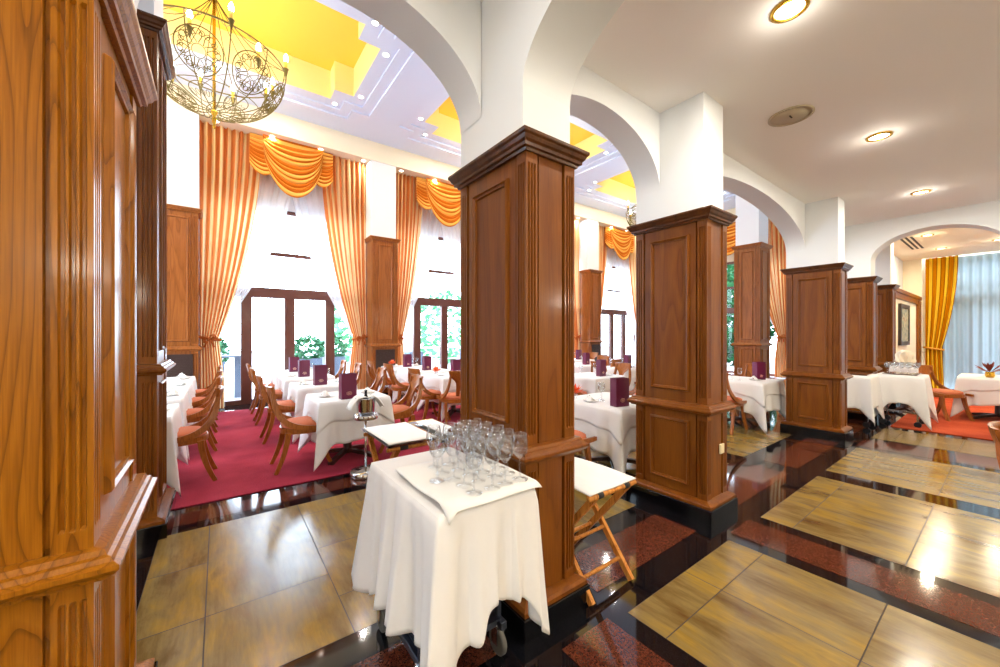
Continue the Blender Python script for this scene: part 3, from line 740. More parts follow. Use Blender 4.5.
# ------------------------------------------------------------------ chandelier
def bowl_pt(th, s):
    """point on the bowl: s 0 bottom .. 1 rim"""
    r = .98*sin(s*pi/2)**.9 if s > 0 else 0.; z = -.0+.80*(1-cos(s*pi/2))**1.0
    return (r*cos(th), r*sin(th), z)
def chandelier(loc, label):
    t = thing('chandelier', label, 'chandelier', loc, .2)
    ib = MB()
    for k in range(12):
        th = 2*pi*k/12
        ib.tube([bowl_pt(th, .03+.97*i/12) for i in range(13)], .008, 5)
    for s, r in ((1., .010), (.4, .006)):
        ib.tube([bowl_pt(2*pi*i/48, s) for i in range(48)], r, 5, closed=True)
    ib.build('bowl_frame', 'iron', t)
    for k in range(8):
        m = MB(); th0 = 2*pi*(k+.5)/8; s0 = .64; R = .28
        def P(a, b):
            return bowl_pt(th0+a/.85, s0+b/1.25)
        m.tube([P(R*cos(q), R*sin(q)) for q in [2*pi*i/32 for i in range(32)]], .008, 5, closed=True)
        m.tube([P(.08*cos(q), .08*sin(q)) for q in [2*pi*i/14 for i in range(14)]], .005, 4, closed=True)
        for j in range(8):
            a0 = 2*pi*j/8
            for sg in (-1, 1):
                pts = []
                for i in range(13):
                    q = i/12; ang = a0+sg*(.08+.2*sin(q*pi)); rr = .09+.16*q
                    pts.append(P(rr*cos(ang), rr*sin(ang)))
                m.tube(pts, .0065, 4)
                cxx, cyy = .2*cos(a0+sg*.22), .2*sin(a0+sg*.22)
                m.tube([P(cxx+.038*(1-i/18)*cos(a0+sg*(i*.6)), cyy+.038*(1-i/18)*sin(a0+sg*(i*.6))) for i in range(15)], .0055, 4)
            m.tube([P((.215+.035*cos(q))*cos(a0)-.035*sin(q)*sin(a0), (.215+.035*cos(q))*sin(a0)+.035*sin(q)*cos(a0)) for q in [2*pi*i/10 for i in range(10)]], .005, 4, closed=True)
        m.build('scroll_medallion', 'iron', t)
    for k in range(6):
        m = MB(); th0 = 2*pi*k/6; s0 = .24
        m.tube([bowl_pt(th0+.38*cos(q), s0+.12*sin(q)) for q in [2*pi*i/24 for i in range(24)]], .006, 5, closed=True)
        for j in range(5): m.tube([bowl_pt(th0+(-.3+.15*j)+.05*cos(q), s0+.04*sin(q)) for q in [2*pi*i/10 for i in range(10)]], .004, 4, closed=True)
        m.build('oval_medallion', 'iron', t)
    m = MB(); m.tube([(0, 0, -.05), (0, 0, 1.9)], .022, 8)
    m.lathe([(.0, 1.87), (.12, 1.9), (.12, 1.94), (0, 1.94)], n=20); m.build('stem', 'brass', t)
    m = MB(); m.lathe([(0, -.27), (.02, -.25), (.02, -.22), (.012, -.2), (.03, -.16), (.034, -.12), (.02, -.07), (.045, -.03), (.05, 0), (0, .01)], n=14); m.build('finial', 'brass', t)
    up = MB()
    for k in range(12):
        th = 2*pi*k/12
        a = bowl_pt(th, 1); up.tube([(a[0]*(1-q), a[1]*(1-q), a[2]+.95*q**1.0-.18*sin(pi*q)) for q in [i/10 for i in range(11)]], .006, 4)
        b_ = bowl_pt(th+2*pi/12*2, 1); c_ = [(a[i]+b_[i])/2 for i in range(3)]
        up.tube([tuple(a[i]*(1-q)+b_[i]*q - (.16*sin(pi*q)*c_[i]/.9 if i < 2 else -.2*sin(pi*q)) for i in range(3)) for q in [j/10 for j in range(11)]], .005, 4)
    up.build('top_wires', 'iron', t)
    for k in range(12):
        th = 2*pi*k/12; rr = 1.0 if k % 2 else .82; zz = .80 if k % 2 else .62
        px, py = rr*cos(th), rr*sin(th)
        am = MB(); base = bowl_pt(th, .9 if k % 2 else .75)
        am.tube([base, ((base[0]+px)/2+.02*cos(th), (base[1]+py)/2+.02*sin(th), (base[2]+zz)/2-.06), (px, py, zz)], .007, 5)
        am.lathe([(.006, -.09), (.016, -.05), (.036, .04), (.044, .052), (.01, .054)], (px, py, zz), 10)
        ao = am.build('arm', 'iron', t)
        MB().lathe([(.0, .04), (.024, .045), (.024, .17), (.0, .17)], (px, py, zz), 8).build('candle_sleeve', 'candle', ao)
        MB().lathe([(.0, .165), (.028, .18), (.036, .215), (.02, .27), (.0, .30)], (px, py, zz), 8).build('bulb', 'bulb', ao)
    t.scale = (.93, .93, .96)
    return t
ch1 = chandelier((-.06, 6.93, 4.75), 'large wrought scrollwork chandelier with lit candle bulbs over the carpeted hall')
dup(ch1, (5.75, 6.93, 4.75), .5, 'scrollwork chandelier hanging from the middle ceiling coffer behind the trolley pillar')
dup(ch1, (11.4, 6.93, 4.75), 0., 'scrollwork chandelier tip seen left of the pillar with the socket')
for x in (-.06, 5.75, 11.4):
    l = bpy.data.lights.new('chandelier_lamp', 'POINT'); l.energy = 80; l.color = (1, .9, .7); l.shadow_soft_size = .35
    lo = bpy.data.objects.new('chandelier_lamp', l); COL.objects.link(lo); lo.location = (x, 6.93, 5.3)

# ------------------------------------------------------------------ furniture
def cloth(name, ax, ay, zt, drop, corner, label, mat='linen', seed=0, fl=.10, K=14, per=44, group=None, loc=(0, 0), rot=0, th=.004, dropf=None, base=.006):
    """cloth draped over a rectangular top with half sizes ax, ay; falls in cones at the corners"""
    rnd = random.Random(seed); b = MB()
    pts = []; rc = .03
    sides = [((-ax, -ay), (ax, -ay), (0, -1)), ((ax, -ay), (ax, ay), (1, 0)), ((ax, ay), (-ax, ay), (0, 1)), ((-ax, ay), (-ax, -ay), (-1, 0))]
    ph = [rnd.uniform(0, 6.28) for _ in range(8)]
    for si, (a, c, n) in enumerate(sides):
        for i in range(per):
            u = i/per; L = abs(c[0]-a[0])+abs(c[1]-a[1]); sd = u*L; e = min(sd, L-sd)
            p = (a[0]+(c[0]-a[0])*u, a[1]+(c[1]-a[1])*u)
            # blend the normal at corners
            w = exp(-(e/.09)**2)*.5; o = sides[(si-1) % 4][2] if sd < L/2 else sides[(si+1) % 4][2]
            nx_, ny_ = n[0]*(1-w)+o[0]*w, n[1]*(1-w)+o[1]*w
            q = sqrt(nx_*nx_+ny_*ny_); nx_, ny_ = nx_/q, ny_/q
            d = drop+corner*exp(-(e/.075)**1.5)+.02*sin(sd*9+ph[si])
            if dropf: d = dropf(si, u, e, d)
            # folds: strongest next to the corner
            f = exp(-((e-.0)/.05)**2)*1.0-.75*exp(-((e-.13)/.06)**2)+.35*exp(-((e-.25)/.06)**2)+.16*sin(sd*22+ph[4+si])
            if dropf: f = f*(.12 if p[0] > .1 else 1)+.42*(.4 if p[0] > .1 else 1)*sin(sd*38+ph[si])*min(1, e/.06)+.25*sin(sd*71+ph[4+si])
            pts.append((p, (nx_, ny_), d, f))
    n = len(pts)
    rs = []
    for k in range(K+1):
        v = k/K; r = []
        for (p, nn, d, f) in pts:
            dd = d*v; out = base+fl*2.2*dd*(.35+.9*f)+.01*min(1, dd*20)
            out = max(out, base)
            z = zt-d*v-(0 if v == 0 else .004)
            r.append((p[0]+nn[0]*out, p[1]+nn[1]*out, max(z, .008)))
        rs.append(r)
    b.rings(rs, smooth=True, cap0=False, cap1=False)
    top = [(p[0], p[1], zt+.002) for p, _, _, _ in pts]; tin = [(p[0]*.97, p[1]*.97, zt+.003) for p, _, _, _ in pts]
    b.rings([rs[0], tin], smooth=False, cap0=False, cap1=False)
    b.add(tin, [tuple(range(n))])
    o = b.build(name, mat, None, (loc[0], loc[1], 0), rot, solid=th)
    return tag(o, label, 'tablecloth', group)

def make_table(label, loc, ax, ay, group=None, zt=.74, rot=0):
    t = thing('dining_table', label, 'table', (loc[0], loc[1], 0), rot, group)
    MB().box(-ax, ax, -ay, ay, zt-.03, zt).build('tabletop', 'darkwood', t)
    MB().lathe([(.06, .06), (.05, .12), (.045, .4), (.05, zt-.05), (.1, zt-.03)], n=14).build('column', 'darkwood', t)
    f = MB()
    for a in range(4):
        q = pi/4+a*pi/2; L = min(ax, ay)*.95
        f.bar([(0, 0, .09), (L*.6*cos(q), L*.6*sin(q), .06), (L*cos(q), L*sin(q), .025)], .03, .02, side=(-sin(q), cos(q), 0))
    f.build('foot', 'darkwood', t); return t

def make_chair(label, loc, rot, seatmat='seat'):
    """local frame: sitter faces +x"""
    t = thing('dining_chair', label, 'chair', (loc[0], loc[1], loc[2] if len(loc) > 2 else 0), rot)
    # seat cushion
    b = MB()
    def ring(sx, z):
        r = []
        for i in range(28):
            a = 2*pi*i/28; c_, s_ = cos(a), sin(a)
            e = .75; x = .215*sx*(abs(c_)**e)*(1 if c_ >= 0 else -1); y = (.215+.02*c_)*sx*(abs(s_)**e)*(1 if s_ >= 0 else -1)
            r.append((x+.01, y, z))
        return r
    b.rings([ring(.97, .455), ring(1.0, .47), ring(.98, .495), ring(.8, .515), ring(.4, .522), ring(.05, .524)], smooth=True); b.build('seat', seatmat, t)
    b = MB(); b.rings([ring(1.0, .395), ring(1.06, .40), ring(1.06, .455), ring(1.0, .458)], smooth=False); b.build('seat_rail', 'chairwood', t)
    for s in (-1, 1):
        # sweeping side rail from crest down to the front of the seat
        b = MB(); P = []
        for i in range(15):
            q = i/14
            x = -.30+.56*q**2.1; z = .90-.45*(1-(1-q)**2.5)
            y = s*(.145+.09*min(1, q*1.6))
            P.append((x, y, z))
        b.bar(P, [.014]*15, [.019+.010*sin(pi*i/14) for i in range(15)], side=(0, 1, 0)); b.build('side_rail', 'chairwood', t)
        for nm, xs in (('front', 1), ('rear', -1)):
            b = MB(); P = []
            for i in range(9):
                q = i/8; x = xs*(.16+.03*q+.09*q*q); z = .42*(1-q)
                P.append((x, s*(.19+.02*q), z))
            b.bar(P, [.019-.004*i/8 for i in range(9)], [.028-.01*i/8 for i in range(9)], side=(0, 1, 0)); b.build('leg', 'chairwood', t)
    # crest: concave board, wide at the top, tapering down
    b = MB(); rs = []
    prof = [(.0, .185), (.04, .18), (.09, .165), (.13, .12), (.17, .075), (.21, .05), (.32, .035), (.42, .03)]
    for dz, hw in prof:
        xx = -.315+.15*(dz/.42)**1.3
        r = []
        for i in range(9):
            u = -1+2*i/8; r.append((xx-.03*(1-u*u)-.008, u*hw, .925-dz))
        for i in range(8, -1, -1):
            u = -1+2*i/8; r.append((xx-.03*(1-u*u)+.012, u*hw, .925-dz))
        rs.append(r)
    b.rings(rs, smooth=False); b.build('backrest', 'chairwood', t)
    return t

def glass_mb(h=.2, r=.034):
    b = MB()
    o = [(.0, 0), (r*1.0, .001), (r*1.02, .003), (r*.3, .006), (.004, .012), (.0035, h*.42), (.006, h*.46), (r*.6, h*.52), (r*.93, h*.60), (r*1.05, h*.68), (r*1.0, h*.84), (r*.85, h*1.0)]
    i_ = [(r*.83, h*1.0), (r*.98, h*.84), (r*1.02, h*.68), (r*.9, h*.605), (r*.55, h*.53), (.0, h*.50)]
    b.lathe(o+i_, n=22, cap=False); return b

def menu_obj(loc, rot, label, group=None):
    t = thing('menu_card', label, 'menu card', loc, rot, group)
    h = .29; w = .085
    P = [(w*cos(a)*1.0, w*sin(a)*.62) for a in (pi*.25, pi*.75, pi*1.25, pi*1.75)]
    P = [(-w, -.045), (w, -.045), (w, .045), (-w, .045)]
    b = MB(); b.rings([[(x, y, 0) for x, y in P], [(x, y, h) for x, y in P]], cap0=False, cap1=False); b.build('card', 'menu', t, solid=.003)
    for ys in (-1, 1):
        g = MB()
        yy = ys*.0475
        def el(rx, rz, cz): g.tube([(rx*cos(a), yy, cz+rz*sin(a)) for a in [2*pi*i/24 for i in range(24)]], .0016, 4, closed=True)
        el(.03, .02, .065); el(.022, .013, .065)
        for k in range(3): g.box(-.012+.009*k, -.007+.009*k, yy-.0012, yy+.0012, .058, .072)
        g.build('emblem', 'gold', t)
    return t
MENU = None
def menu(loc, rot, label):
    global MENU
    if MENU is None: MENU = menu_obj(loc, rot, label, 'burgundy menu cards on the tables'); return MENU
    return dup(MENU, loc, rot, label)
GL = None
def wineglass(x, y, z, label, group, sc=1.):
    global GL
    if GL is None: GL = tag(glass_mb().build('wine_glass', 'glass'), '', 'wine glass', 'x')
    o = GL if not GL.get('used') else GL.copy()
    if o is not GL: COL.objects.link(o)
    GL['used'] = 1
    o.location = (x, y, z); o.scale = (sc, sc, sc); o['label'] = label; o['group'] = group; return o
PL = None
def setting(x, y, z, lab, rot=0):
    """white napkin folded on a plate"""
    global PL
    if PL is None:
        p = MB().lathe([(0, 0), (.06, .001), (.085, .008), (.09, .012), (.084, .011), (.055, .005), (0, .004)], n=24).build('plate', 'porcelain'); tag(p, '', 'plate')
        n = MB()
        def fn(u, v): 
            a = -1+2*u; return (a*.055*(1-.4*v), -.03+.06*v+.01*sin(u*9), .006+.06*v*(1-.5*a*a)+.004*sin(u*14))
        n.grid(fn, 12, 6); n.grid(lambda u, v: (fn(u, v)[0], .05-fn(u, v)[1]*.7, fn(u, v)[2]*.9), 12, 6)
        q = n.build('napkin', 'napkin', solid=.003); tag(q, '', 'napkin'); PL = (p, q)
        ps = PL
    else:
        ps = (PL[0].copy(), PL[1].copy())
        for o in ps: COL.objects.link(o)
    ps[0].location = (x, y, z); ps[1].location = (x, y, z+.005); ps[1].rotation_euler = (0, 0, rot)
    ps[0]['label'] = 'white plate under a napkin on '+lab; ps[0]['group'] = 'plates on '+lab
    ps[1]['label'] = 'white folded napkin on '+lab; ps[1]['group'] = 'napkins on '+lab
def flowers(x, y, z, label, kind='orange', s=1.):
    t = thing('flower_arrangement', label, 'flowers', (x, y, z))
    t.scale = (s*.8, s*.8, s*.8)
    MB().lathe([(0, 0), (.035, .0), (.045, .03), (.04, .06), (.045, .075), (.04, .075), (.03, .02), (0, .015)], n=16).build('vase', 'glass' if kind == 'orange' else 'brass', t)
    b = MB(); rnd = random.Random(int(x*100))
    for k in range(26):
        a = rnd.uniform(0, 6.28); e = rnd.uniform(.2, 1.4); L = rnd.uniform(.06, .12)
        d = (cos(a)*cos(e), sin(a)*cos(e), sin(e)); c = (d[0]*L, d[1]*L, .07+d[2]*L)
        u = (-sin(a), cos(a), 0); w = .018
        tip = (d[0]*(L+.05), d[1]*(L+.05), .07+d[2]*(L+.05)); q0 = (d[0]*.02, d[1]*.02, .07+d[2]*.02)
        b.add([q0, (c[0]+u[0]*w, c[1]+u[1]*w, c[2]), tip, (c[0]-u[0]*w, c[1]-u[1]*w, c[2]), (c[0], c[1], c[2]+.012)], [(0, 1, 4), (1, 2, 4), (2, 3, 4), (3, 0, 4), (0, 3, 2, 1)])
    b.build('petals', 'flower_orange' if kind == 'orange' else 'flower_red', t); return t
TABLE_CACHE = {}
def dining(cx, cy, ax, ay, where, seed=0, glasses=((.15, .1), (.22, .14)), plates=((-.25, 0), (.25, 0)), card=(-.05, -.15), flower=None, topper=True, crot=.1, drop=.44, dz=0):
    k = (ax, ay, dz)
    tl = 'dark pedestal table under '+where
    if k not in TABLE_CACHE: TABLE_CACHE[k] = make_table(tl, (cx, cy), ax, ay, zt=.74+dz)
    else: dup(TABLE_CACHE[k], (cx, cy, 0), 0, tl)
    cloth('tablecloth', ax, ay, .745+dz, drop, .27, 'long white tablecloth on '+where, 'linen', seed, loc=(cx, cy), fl=.055)
    if topper: cloth('table_topper', ax, ay, .752+dz, .2, .14, 'shorter white top cloth on '+where, 'linen', seed, loc=(cx, cy), fl=.055, K=7, th=.003, base=.016)['category'] = 'top cloth'
    zt = .758+dz
    if card: menu((cx+card[0], cy+card[1], zt), crot, 'burgundy menu card standing on '+where)
    for dx, dy in plates: setting(cx+dx, cy+dy, zt, where, rot=seed)
    for dx, dy in glasses: wineglass(cx+dx, cy+dy, zt, 'empty wine glass on '+where, 'wine glasses on '+where)
    if flower: flowers(cx+flower[0], cy+flower[1], zt, 'small orange flower arrangement on '+where)
CH = {}
def chair(x, y, rot, label, mat='seat'):
    if mat not in CH: CH[mat] = make_chair(label, (x, y, .012 if y > 4.27 else 0), rot, mat); return CH[mat]
    return dup(CH[mat], (x, y, .012 if y > 4.27 else 0), rot, label)
ordn = ['nearest the camera', 'second from the camera', 'third from the camera', 'nearest the windows']
# centre row
for i, y in enumerate((4.88, 6.28, 7.62, 8.72)):
    dining(1.27, y, .38, .38, 'the centre row table '+ordn[i], seed=i, card=(-.07, -.28 if i == 0 else -.18), flower=(.0, .05) if i == 0 else None, glasses=((.02, .22), (.12, .24)))
    chair(.76, y-.02, 0, 'wooden chair left of the centre row table '+ordn[i])
    chair(1.9, y+.06, pi, 'wooden chair right of the centre row table '+ordn[i])
# left row
for i, y in enumerate((5.0, 6.22, 7.36, 8.4)):
    dining(-.74, y, .38, .42, 'the left row table '+ordn[i], seed=i+10, card=(-.1, -.1) if i == 3 else None, plates=((.27, -.1), (.22, .25)), glasses=(), topper=False)
    chair(-.31, y+.05, pi, 'wooden chair at the left row table '+ordn[i])
# row at X 3.5
for i, y in enumerate((6.2, 7.4, 8.42)):
    w = ['the nearest table of the row behind the cooler', 'the middle table of the row behind the cooler', 'the window end table of the row behind the cooler'][i]
    dining(3.5, y, .42, .42, w, seed=i+20, card=(-.02, -.12), flower=(-.3, .1) if i != 1 else None, glasses=((.2, .1), (.28, .05)))
    chair(2.92, y-.2, .1, 'wooden chair left of '+w)
    if i < 2: chair(4.1, y-.1, pi, 'wooden chair right of '+w)
chair(3.1, 5.45, 1.35, 'wooden chair seen from behind, just left of the trolley pillar')
# tables seen between pillars 1 and 2
dining(3.62, 2.74, .42, .42, 'the near table between the two front pillars', seed=33, card=(-.27, -.3), glasses=((-.18, .0), (-.12, .06)), plates=((-.3, .05), (.1, -.1)), flower=(-.32, .28), crot=-.2)
chair(2.78, 2.72, .12, 'wooden chair pulled up left of the table between the first two pillars')
chair(3.85, 3.5, -pi/2, 'wooden chair behind the table between the first two pillars', 'seatpink')
chair(4.5, 2.9, pi, 'wooden chair mostly hidden right of the table between the first two pillars', 'seatpink')
for i, (x, y, w) in enumerate(((7.3, 5.3, 'the distant right table between the two front pillars'), (7.3, 6.5, 'the distant left table between the two front pillars'),
                               (5.5, 4.6, 'the middle distance table between the two front pillars'), (8.6, 7.9, 'the farthest table between the two front pillars'))):
    dining(x, y, .42, .42, w, seed=60+i, card=(0, -.2), glasses=((.2, .1), (-.2, .1)), plates=((.2, -.2),))
    chair(x-.62, y-.1, .1, 'wooden chair left of '+w)
    chair(x+.1, y-.72, pi/2, 'wooden chair in front of '+w)
    chair(x+.62, y, pi, 'wooden chair right of '+w, 'seatpink')
# table seen between pillars 2 and 3
dining(7.05, 2.7, .42, .42, 'the table right of the socket pillar', seed=44, card=(.1, -.2), glasses=((-.2, .1), (-.25, -.05)), plates=((-.05, -.2),), crot=-.4)
chair(6.42, 2.72, .0, 'wooden chair facing the table between the second and third pillars')
chair(7.5, 3.35, -pi/2-.3, 'wooden chair behind the table between the second and third pillars')
chair(8.1, 3.0, pi, 'wooden chair right of the table between the second and third pillars')

# ------------------------------------------------------------------ foreground trolley
TX, TY = .86, 1.595
t = thing('service_trolley', 'steel service trolley on castors under a white cloth in the foreground', 'trolley', (TX, TY, 0))
MB().box(-.205, .205, -.345, .345, .815, .835).build('top_shelf', 'steel', t)
q = MB(); YS = (-.15, .31)
for sx in (-1, 1):
    for y in YS: q.box(sx*.195-.012, sx*.195+.012, y-.012, y+.012, .15, .815)
    q.box(sx*.195-.016, sx*.195+.016, YS[0]-.05, YS[1]+.02, .14, .175)
for y in YS: q.box(-.195, .195, y-.014, y+.014, .14, .175)
q.build('trolley_frame', 'darksteel', t, bevel=.003)
MB().box(-.19, .19, YS[0]-.03, YS[1]+.01, .176, .186).build('bottom_shelf', 'darksteel', t)
for sx in (-1, 1):
    for yy in YS:
        b = MB(); x, y = sx*.195, yy
        b.lathe([(.0, .15), (.024, .15), (.024, .128), (0, .128)], (x, y, 0), 12)
        b.box(x-.022, x-.018, y-.022, y+.022, .055, .135); b.box(x+.018, x+.022, y-.022, y+.022, .055, .135)
        cf = b.build('castor', 'steel', t)
        w = MB(); rs = []
        for xo, rr in ((-.012, .045), (-.012, .056), (-.008, .060), (.008, .060), (.012, .056), (.012, .045)):
            rs.append([(x+xo, y+rr*cos(2*pi*i/20), .06+rr*sin(2*pi*i/20)) for i in range(20)])
        w.rings(rs, smooth=True); w.build('wheel', 'castor_grey', cf)
def trolley_drop(si, u, e, d):
    # si 0 front(-y): x from left to right; 1 right (+x) ; 2 back; 3 left(-x): y from back to front
    g = lambda x: exp(-x*x)
    if si == 0:
        bump = 1/(1+exp(-(u-.39)/.02))*1/(1+exp((u-.88)/.03))*(1+.35*g((u-.5)/.09))
        d = .51+.33*g(u/.11)+.10*g((1-u)/.08)-.10*bump
    elif si == 3: d = .54+.10*g(u/.2)+.29*g((1-u)/.10)
    elif si == 1: d = .48+.14*g(u/.15)+.1*g((1-u)/.2)
    else: d = .5+.08*g((1-u)/.2)+.1*g(u/.2)
    return d
cl = cloth('tablecloth', .225, .365, .84, .5, .2, 'white cloth draped over the foreground service trolley down to the castors', 'linen', 3, fl=.07, K=26, per=70, loc=(TX, TY), dropf=trolley_drop)
# tray with napkin and the glasses
t = thing('serving_tray', 'thin dark serving tray under the wine glasses on the trolley', 'tray', (.885, 1.475, .848), 0)
b = MB(); b.rings([[(-.19, -.235, 0), (.19, -.235, 0), (.19, .235, 0), (-.19, .235, 0)], [(-.205, -.25, .014), (.205, -.25, .014), (.205, .25, .014), (-.205, .25, .014)], [(-.2, -.245, .014), (.2, -.245, .014), (.2, .245, .014), (-.2, .245, .014)], [(-.187, -.23, .004), (.187, -.23, .004), (.187, .23, .004), (-.187, .23, .004)]])
b.build('tray_body', 'steel', t)
b = MB()
def nap(u, v):
    x = -.225+.45*u; y = -.275+.52*v; z = .0235
    ex = max(0, abs(x)-.2); ey = max(0, -(y+.245))
    z -= .55*ey+.25*ex
    if x < -.1: z += .004*sin(v*9)
    z -= .6*max(0, -x-.19)*max(0, -y-.2)*20
    return (x, y, z+.0015*sin(11*u+7*v))
b.grid(nap, 26, 26); o = b.build('napkin', 'napkin', None, (.885, 1.475, .848), 0, solid=.003); tag(o, 'white napkin spread on the tray beneath the wine glasses', 'napkin')
k = 0
GLAB = 'wine glass in the packed rows on the napkin covered tray'
for i in range(4):
    for j in range(5):
        wineglass(.815+.078*i+random.uniform(-.006, .006), 1.27+.088*j+random.uniform(-.006, .006), .871, GLAB, 'wine glasses on the foreground tray')
wineglass(.755, 1.475, .871, 'single wine glass standing apart at the left edge of the tray', 'single wine glass')
del_g = [o for o in SC.objects if o.get('group') == 'single wine glass']
for o in del_g: del o['group']

# ------------------------------------------------------------------ folding tray stands
def tray_stand(label, loc, rot, w=.40, dpt=.50, h=.6):
    t = thing('folding_stand', label, 'folding stand', loc, rot)
    hw, hd = w/2, dpt/2
    for s, inset in ((1, 0), (-1, .03)):
        for sx in (-1, 1):
            b = MB(); x = sx*(hw-inset)
            b.bar([(x, -s*hd, 0.012), (x, s*hd, h)], .012, .018, side=(1, 0, 0)); b.build('leg', 'standwood', t)
        for q in (.17, .42):
            y = -s*hd+2*s*hd*q
            b = MB(); b.tube([(-hw+inset, y, .012+(h-.012)*q), (hw-inset, y, .012+(h-.012)*q)], .011, 8); b.build('rung', 'standwood', t)
        b = MB(); b.tube([(-hw-.03, s*hd, h), (hw+.03, s*hd, h)], .017, 10); b.build('top_rail', 'standwood', t)
    for x in (-.12, .12):
        b = MB(); b.bar([(x, -hd-.0, h+.019), (x, 0, h+.002), (x, hd, h+.019)], .022, .002, side=(1, 0, 0))
        for s in (-1, 1): b.tube([(x-.022, s*hd, h), (x+.022, s*hd, h)], .0195, 10)
        b.build('strap', 'strap', t)
    return t
st = tray_stand('folding wooden stand topped by a white cloth beside the trolley pillar', (1.83, 1.62, 0), 0, .36, .48)
b = MB(); b.grid(lambda u, v: (-.21+.42*u, -.25+.5*v, .008*sin(v*pi)+.002*sin(u*9)), 12, 12)
o = b.build('napkin', 'linen', None, (1.83, 1.62, .622), 0, solid=.008); tag(o, 'white cloth laid on the folding stand right of the trolley pillar', 'napkin')
st2 = dup(st, (1.36, 3.18, 0), 0, 'folding wooden stand under the steel trays behind the trolley')
st2.scale = (1.5, 1.2, 1.0)
def tray(label, loc, w, d):
    t = thing('serving_tray', label, 'tray', loc)
    b = MB(); hw, hd = w/2, d/2
    b.rings([[(-hw+.02, -hd+.02, 0), (hw-.02, -hd+.02, 0), (hw-.02, hd-.02, 0), (-hw+.02, hd-.02, 0)], [(-hw, -hd, .025), (hw, -hd, .025), (hw, hd, .025), (-hw, hd, .025)], [(-hw+.012, -hd+.012, .02), (hw-.012, -hd+.012, .02), (hw-.012, hd-.012, .02), (-hw+.012, hd-.012, .02)], [(-hw+.03, -hd+.03, .006), (hw-.03, -hd+.03, .006), (hw-.03, hd-.03, .006), (-hw+.03, hd-.03, .006)]])
    b.build('tray_body', 'steel', t); return t
tray('large steel tray lined with a white napkin, left one on the stand behind the trolley', (1.25, 3.18, .622), .44, .68)
tray('narrow steel tray at the right on the stand behind the trolley', (1.61, 3.18, .622), .26, .68)
b = MB(); b.grid(lambda u, v: (-.2+.4*u, -.325+.65*v, .0015*sin(u*8+v*5)), 10, 10); o = b.build('napkin', 'napkin', None, (1.25, 3.18, .651), 0, solid=.004); tag(o, 'white napkin lining the large steel tray behind the trolley', 'napkin')
b = MB(); b.grid(lambda u, v: (-.09+.18*u, -.29+.58*v, .0015*sin(u*8+v*5)), 10, 10); o = b.build('napkin', 'napkin', None, (1.63, 3.18, .651), 0, solid=.004); tag(o, 'white napkin lining the narrow steel tray behind the trolley', 'napkin')

# ------------------------------------------------------------------ champagne cooler
bx, by = 1.26, 4.12
t = thing('cooler_stand', 'steel pedestal stand carrying the champagne bucket at the carpet edge', 'cooler stand', (bx, by, 0))
MB().lathe([(0, 0), (.155, 0), (.16, .01), (.16, .05), (.15, .06), (.06, .07), (.02, .085), (0, .085)], n=32).build('base', 'steel', t)
MB().lathe([(.014, .08), (.014, .6), (.0, .6)], n=12).build('pole', 'steel', t)
b = MB(); b.lathe([(.02, .585), (.12, .6), (.125, .61), (.125, .645), (.12, .65), (.112, .645), (.11, .612), (0, .605)], n=32); b.build('bucket_ring', 'steel', t)
t = thing('champagne_bucket', 'steel champagne bucket in its stand with a napkin tied around', 'ice bucket', (bx, by, .613))
MB().lathe([(0, 0), (.075, 0), (.085, .02), (.1, .2), (.106, .21), (.1, .215), (.094, .2), (.08, .02), (0, .012)], n=32).build('bucket_body', 'steel', t)
MB().lathe([(0, .02), (.035, .02), (.037, .16), (.03, .2), (.014, .24), (.014, .285), (.017, .29), (.0, .3)], n=16).build('bottle', 'bottle')
o = SC.objects['bottle']; o.location = (bx, by, .613); tag(o, 'dark bottle neck standing in the champagne bucket', 'bottle')
b = MB()
for s in (-1, 1):
    b.grid(lambda u, v, s=s: (s*(.06+.11*v+.01*sin(u*9)), -.07+.15*u, .225-.02*v-.1*v*v+.012*sin(u*8)), 12, 8)
b.grid(lambda u, v: (-.07+.14*u, -.06+.12*v, .225+.012*sin(u*7)*sin(v*6)), 10, 10)
o = b.build('napkin', 'napkin', None, (bx, by, .613), 0, solid=.004); tag(o, 'white napkin spread over the champagne bucket with drooping wings', 'napkin')

# ------------------------------------------------------------------ far trolleys, table, chairs
def far_trolley(x, y, ax, ay, label, seed):
    t = thing('service_trolley', label, 'trolley', (x, y, 0))
    MB().box(-ax+.02, ax-.02, -ay+.02, ay-.02, .8, .82).build('top_shelf', 'steel', t)
    q = MB()
    for sx in (-1, 1):
        for sy in (-1, 1): q.box(sx*(ax-.05)-.012, sx*(ax-.05)+.012, sy*(ay-.05)-.012, sy*(ay-.05)+.012, .1, .8)
    q.box(-ax+.05, ax-.05, -ay+.04, -ay+.06, .22, .25); q.box(-ax+.04, -ax+.06, -ay+.05, ay-.05, .22, .25); q.build('trolley_frame', 'steel', t)
    for sx in (-1, 1):
        for sy in (-1, 1):
            w = MB(); X, Y = sx*(ax-.05), sy*(ay-.05)
            w.rings([[(X+xo, Y+.045*cos(2*pi*i/14), .05+.045*sin(2*pi*i/14)) for i in range(14)] for xo in (-.012, .012)], smooth=False)
            w.build('wheel', 'black', t)
far_trolley(8.57, 1.66, .27, .30, 'service trolley under a white cloth, left one of the two beyond the third pillar', 1)
far_trolley(9.2, 1.12, .25, .25, 'service trolley under a white cloth carrying upturned glasses, right one of the two', 2)
cloth('tablecloth', .29, .30, .83, .52, .22, 'white cloth over the left one of the two far trolleys', 'linen', 71, fl=.045, loc=(8.57, 1.66), K=16)
cloth('tablecloth', .27, .27, .83, .46, .34, 'white cloth with pointed corners over the right one of the two far trolleys', 'linen', 72, fl=.055, loc=(9.2, 1.12), K=16)
